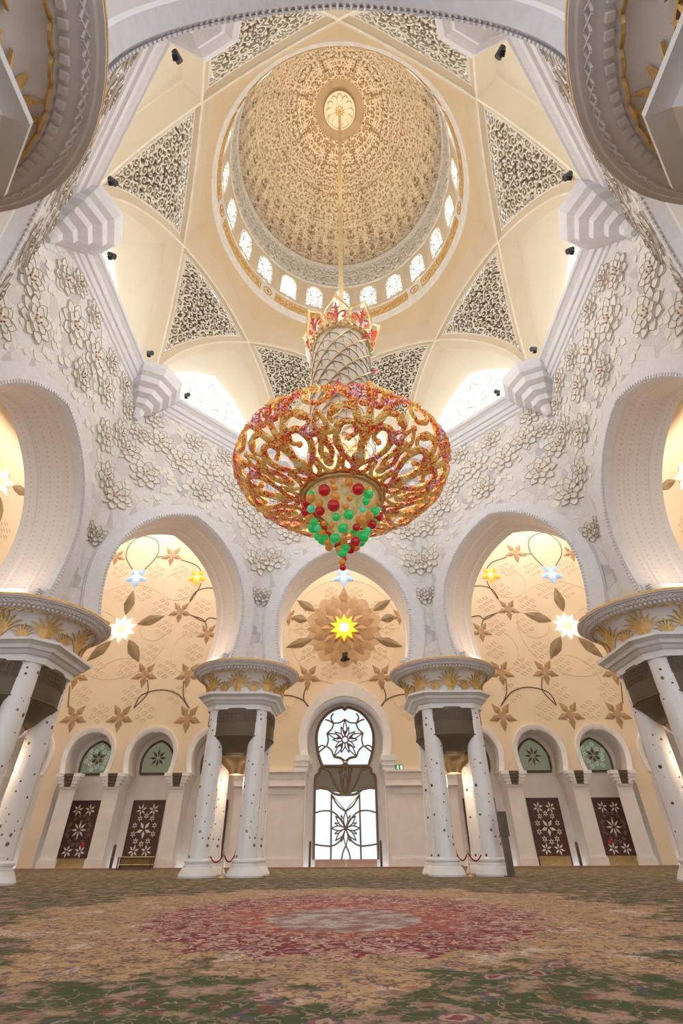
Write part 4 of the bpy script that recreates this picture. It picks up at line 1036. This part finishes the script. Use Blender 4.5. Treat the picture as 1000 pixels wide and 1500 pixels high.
q=MB(); q.box((-1.62,.0,20.9),(.10,.5,1.0)); q.v=[(x-(z-20.9)*.25,y,z) for x,y,z in q.v]; o=cb(q,'white_panel',M['white_panel']); o['label']='small white panel standing off the stem'
for (th,z,c,l) in ((1.35,19.2,'leaf_red',.75),(1.5,17.9,'leaf_red',.6),(1.3,20.5,'leaf_green',.7),(1.45,19.4,'leaf_green',.6),(-.35,16.2,'leaf_red',.9),(1.4,17.0,'leaf_green',.6),(.75,20.9,'leaf_red',.6)):
    q=MB(); p=[stp(th+.06*i,z+l*i/5,.06+.06*i) for i in range(6)]; q.tube(p,[.02,.07,.10,.09,.06,.01],6); cb(q,'glass_leaf',M[c],sm=60)
q=MB(); q.lathe([(1.2,21.5),(.5,21.9),(.2,22.6),(.14,23.4),(.13,58.9),(.35,59.0),(.38,59.3)],14,cap1=True); cb(q,'suspension_rod',M['rod_gold'],sm=50)
# glass balls, hanging in rings that close to a point
rng=random.Random(17); kinds=['ball_red','ball_green','ball_orange','ball_teal','ball_orange','ball_red','ball_green']
bm_={}
def ball_obj(p,r,kd):
    key=(kd,round(r,2))
    if key not in bm_:
        q=MB(); q.ball((0,0,0),r,0,14,9); o=q.build('glass_ball',M[kd],ch,60); bm_[key]=o
    else: o=bm_[key].copy(); COL.objects.link(o); o.parent=ch
    o.location=(p[0],p[1],p[2]-8.9)
cnt=0
for lev,(z,R,n_) in enumerate(((12.0,1.15,6),(11.72,1.38,11),(11.42,1.36,13),(11.12,1.25,13),(10.82,1.10,13),(10.52,.94,12),(10.25,.76,10),(9.98,.56,8))):
    for j in range(n_):
        a=2*pi*j/n_+lev*.37+rng.uniform(-.1,.1); kd=rng.choice(kinds); r=rng.choice((.23,.19,.15)) if kd in('ball_red','ball_green') else rng.choice((.16,.12,.10))
        if kd=='ball_orange' and rng.random()<.3: r=.19
        ball_obj((R*cos(a),R*sin(a),z+rng.uniform(-.12,.12)),r,kd); cnt+=1
for z,x,r,kd in ((9.78,.12,.15,'ball_green'),(9.72,-.15,.12,'ball_orange'),(9.55,0,.17,'ball_green'),(9.33,.05,.10,'ball_red'),(9.2,-.02,.13,'ball_orange'),(8.98,0,.12,'ball_red')): ball_obj((x,-.05,z),r,kd)
q=MB(); q.tube([(0,0,10.6),(0,0,8.95)],.015,5); cb(q,'bead_wire',M['brass'])
# ------------------------------------------------------------------ small things
SPOTS=[]
def spotlight(p,aim,label):
    SPOTS.append((tuple(p),tuple(aim)))
    o=empty('spotlight',p); tag(o,label,'spotlight','spotlights along the cornice')
    d=(Vector(aim)-Vector(p)).normalized(); q=MB(); q.tube([Vector((0,0,.30))-d*.16,Vector((0,0,.30))+d*.2],[.12,.15],10); q.build('housing',M['black_metal'],o,50)
    q=MB(); q.tube([(0,0,0),(0,0,.3)],.04,6); q.box((0,0,.02),(.2,.2,.04)); q.build('bracket',M['black_metal'],o)
RS=11.83/C22
for sgn,sd in ((1,'left'),(-1,'right')):
    for kc,st_,wh in ((67.5,1,'side wall end of the middle %s corner bracket'),(67.5,-1,'far end of the middle %s corner bracket'),(112.5,-1,'lower end of the large near %s corner bracket'),(112.5,1,'upper end of the large near %s corner bracket'),(157.5,-1,'topmost %s corner bracket, at the upper picture edge')):
        a=RAD(kc); c=Vector((-sin(a),cos(a)))*RS; a2=RAD(kc+45*st_); c2=Vector((-sin(a2),cos(a2)))*RS; u=(c2-c).normalized(); p=c+u*1.95
        p=p*.975
        spotlight((sgn*p[0],p[1],25.1),(0,0,19),'black spotlight at the '+wh%sd)
def post(x,y,h,label,w=.16):
    o=empty('bronze_post',(x,y,0)); tag(o,label,'post'); q=MB(); q.box((0,0,h/2),(w,.16,h)); q.build('shaft',M['dark_bronze'],o); q=MB(); q.lathe([(w*.5,0),(w*.45,.05),(w*.2,.09)],12,c=(0,0,h),cap1=True); q.build('cap',M['dark_bronze'],o); q=MB(); q.box((0,0,.02),(.3,.3,.04)); q.build('foot',M['dark_bronze'],o)
post(-2.62,27.9,1.55,'short dark bronze post left of the bright portal doors'); post(2.55,27.9,1.55,'short dark bronze post right of the bright portal doors')
post(-16.6,27.0,1.4,'short dark post left of the low shelf at the left carved doors'); post(16.5,27.0,1.4,'short dark post between the two carved doors on the right')
o=empty('slim_speaker',(7.25,11.6,0)); tag(o,'tall slim dark speaker pillar standing right of the far right columns','speaker'); q=MB(); q.box((0,0,.75),(.26,.3,1.5)); q.build('stand',M['dark_bronze'],o); q=MB(); q.box((0,-.03,1.95),(.36,.36,.95)); 
for i in range(9): q.box((0,-.22,1.55+i*.1),(.30,.02,.05))
q.build('speaker_box',M['dark_bronze'],o); q=MB(); q.box((0,0,.02),(.5,.5,.04)); q.build('foot',M['dark_bronze'],o)
def stanchion(x,y,label):
    o=empty('stanchion',(x,y,0)); tag(o,label,'stanchion','brass rope posts by the columns'); q=MB(); q.lathe([(.17,0),(.17,.03),(.08,.06),(.03,.09)],16,cap0=True); q.build('base',M['brass'],o,40); q=MB(); q.tube([(0,0,.07),(0,0,.92)],.026,8); q.build('pole',M['brass'],o,60); q=MB(); q.ball((0,0,.97),.055); q.build('knob',M['brass'],o,60)
def rope(a,b,label,sag=.28):
    q=MB(); q.tube([Vector(a).lerp(Vector(b),i/12)-Vector((0,0,sag*4*(i/12)*(1-i/12))) for i in range(13)],.03,7); tag(q.build('barrier_rope',M['red_rope'],None,60),label,'rope','red ropes between the columns')
for s,sd in ((-1,'left'),(1,'right')):
    stanchion(s*5.55,12.05,'brass rope post between the front shafts of the far %s columns'%sd); stanchion(s*5.2,12.9,'second brass rope post, just behind the front one in the far %s columns'%sd)
    rope((s*6.22,12.3,.80),(s*5.55,12.05,.90),'red rope from the brass post to the outer front shaft of the far %s columns'%sd); rope((s*5.2,12.9,.90),(s*5.0,12.3,.62),'short red rope by the inner front shaft of the far %s columns'%sd,.1); rope((s*5.55,12.05,.88),(s*5.2,12.9,.88),'red rope joining the two brass posts in the far %s columns'%sd,.3)
q=MB(); q.box((5.3,13.3,.2),(.42,.35,.4)); q.box((5.3,13.11,.22),(.34,.03,.26)); tag(q.build('floor_box',M['grey_box']),'small grey box on the carpet behind the right brass post','box')
o=empty('book_rack',(-14.85,26.75,0)); tag(o,'low wooden rack with two pale shelves before the left carved doors','rack')
for z,nm in ((.74,'shelf'),(.30,'shelf')): q=MB(); q.box((0,0,z),(2.5,.5,.05)); q.build(nm,M['brass'],o)
for x in (-1.12,1.12):
    for y in (-.2,.2): q=MB(); q.box((x,y,.36),(.08,.06,.72)); q.build('leg',M['dark_bronze'],o)
q=MB(); q.box((0,.2,.4),(2.2,.04,.6)); q.build('back_panel',M['kick_wood'],o)
o=empty('exit_sign',(4.2,YB-.36,6.3)); tag(o,'small green lit exit sign on the ledge right of the portal','sign'); q=MB(); q.box((0,0,0),(.62,.08,.36)); q.build('panel',M['sign_green'],o)
q=MB(); q.box((.18,-.05,0),(.14,.02,.24)); q.ball((-.1,-.05,.11),.04,0,6,4); q.tube([(-.1,-.05,.07),(-.13,-.05,-.03),(-.05,-.05,-.07),(-.07,-.05,-.14)],.022,4); q.tube([(-.13,-.05,-.03),(-.2,-.05,-.1)],.022,4); q.tube([(-.18,-.05,.02),(-.1,-.05,.05),(-.02,-.05,.01)],.018,4); q.build('running_figure',M['sign_white'],o)
q=MB(); q.box((0,.04,-.2),(.06,.06,.1)); q.build('mount',M['sign_green'],o)
for s,sd in ((-1,'left'),(1,'right')):
    q=MB(); q.box((s*20.5-s*.02+.62 if s<0 else s*20.5-.66,REC-.17,1.5),(.24,.05,.24)); tag(q.build('red_sign',M['sign_red']),'small red sign on the lower part of the outermost carved door at %s'%sd,'sign')
o=empty('wall_camera',(.05,YB-.02,14.8)); tag(o,'small black camera rig on a bracket below the yellow flower lamp','camera')
q=MB(); q.box((0,-.1,.1),(.2,.2,.3)); q.tube([(0,-.1,.1),(0,-.5,.1)],.05,6); q.build('bracket',M['black_metal'],o); q=MB(); q.box((0,-.55,.28),(.44,.5,.36)); q.ball((.1,-.6,.45),.16); q.build('body',M['black_metal'],o)
q=MB(); q.tube([(-.2,-.5,-.1),(-.24,-.85,-.2)],[.15,.17],10); q.tube([(.18,-.5,-.05),(.3,-.8,-.12)],[.12,.14],10); q.build('lens',M['black_metal'],o,40)
# ------------------------------------------------------------------ LIGHT
def area(name,loc,aim,sx,sy,e,c=(1,1,1),spread=None):
    l=bpy.data.lights.new(name,'AREA'); l.shape='RECTANGLE'; l.size=sx; l.size_y=sy; l.energy=e; l.color=c
    if spread: l.spread=spread
    o=bpy.data.objects.new(name,l); COL.objects.link(o); o.location=loc; o.rotation_euler=(Vector(aim)-Vector(loc)).to_track_quat('-Z','Y').to_euler(); return o
def point(name,loc,e,c,r=.2):
    l=bpy.data.lights.new(name,'POINT'); l.energy=e; l.color=c; l.shadow_soft_size=r; o=bpy.data.objects.new(name,l); COL.objects.link(o); o.location=loc; return o
WARM=(1,.76,.50); SOFTW=(1,.96,.90)
# warm uplights on top of the capitals, washing the soffits
for k in (0,45,-45,90,-90,135,-135):
    a=RAD(k); t_=Vector((cos(a),sin(a),0)); n_=Vector((-sin(a),cos(a),0))
    for sg in (-1,1):
        p=t_*sg*2.4+n_*(A+1.4)+Vector((0,0,9.7)); area('soffit_uplight',p,p+Vector((0,0,1))+t_*sg*.12,.5,1.6,38,(1,.80,.62))
# warm lamps inside the clusters
for (x,y),_ in K[:4]:
    for dx,dy in ((-1,0),(1,0),(0,1)):
        pass
    point('column_lamp',(x,y,3.95),70,WARM,.3)
# cove lights washing the outer walls
for x in (-20,-10,0,10,20): area('cove_light',(x,YB-2.2,29.6),(x,YB-.2,18),7,.6,300,(1,.87,.68))
for x in (-20,-10,0,10,20): area('aisle_wall_fill',(x,19.5,30.2),(x,27.4,4),5,3,750,(1,.94,.88))  # unseen fill lamps, added to brighten the lower back wall
for s in (-1,1):
    for y in (2,14): area('cove_light',(s*(25.2),y,29.6),(s*27.3,y,18),7,.6,300,(1,.87,.68))
# chandelier's own light
for k in range(7):
    a=2*pi*k/7+.2; point('chandelier_bulb',(2.3*sin(a),-2.3*cos(a),13.1),60,SOFTW,.14)
point('chandelier_light',(0,0,23.5),1500,SOFTW,.6)
# added spots without housings brighten the dome; the cornice spotlights shine across
def spot(name,loc,aim,e,c,ang,r=.1):
    l=bpy.data.lights.new(name,'SPOT'); l.energy=e; l.color=c; l.spot_size=RAD(ang); l.spot_blend=.6; l.shadow_soft_size=r
    o=bpy.data.objects.new(name,l); COL.objects.link(o); o.location=loc; o.rotation_euler=(Vector(aim)-Vector(loc)).to_track_quat('-Z','Y').to_euler()
for k in range(8):
    a=RAD(45*k+22.5); p=Vector((-11.0*sin(a),11.0*cos(a),25.7)); spot('dome_fill_spot',p,(p[0]*-.42,p[1]*-.42,55),4600,(1,.82,.58),30)
for p,aim in SPOTS:
    d=(Vector(aim)-Vector(p)).normalized(); q=Vector(p)+Vector((0,0,.3))+d*.3; spot('cornice_spot',q,q+d,640,(.93,.96,1),95,.08)
wd=bpy.data.worlds.new('world'); S.world=wd; wd.use_nodes=True; bg=wd.node_tree.nodes['Background']; bg.inputs[0].default_value=(.88,.94,1,1); bg.inputs[1].default_value=1.6
# ------------------------------------------------------------------ CAMERA
cam=bpy.data.cameras.new('camera'); co_=bpy.data.objects.new('camera',cam); COL.objects.link(co_)
cam.sensor_fit='VERTICAL'; cam.sensor_height=36; cam.sensor_width=24; cam.lens=695.64/1500*36; cam.clip_start=.05; cam.clip_end=300
co_.location=(.043,-14.648,.875)
co_.rotation_euler=(Matrix.Rotation(RAD(.308),4,'Z')@Matrix.Rotation(RAD(90+35.71),4,'X')@Matrix.Rotation(RAD(-.312),4,'Z')).to_euler()
S.camera=co_
S.view_settings.view_transform='Standard'; S.view_settings.look='None'; S.view_settings.gamma=1; S.view_settings.use_curve_mapping=False; S.view_settings.exposure=0.22
S.cycles.max_bounces=8; S.cycles.diffuse_bounces=5; S.cycles.use_denoising=True
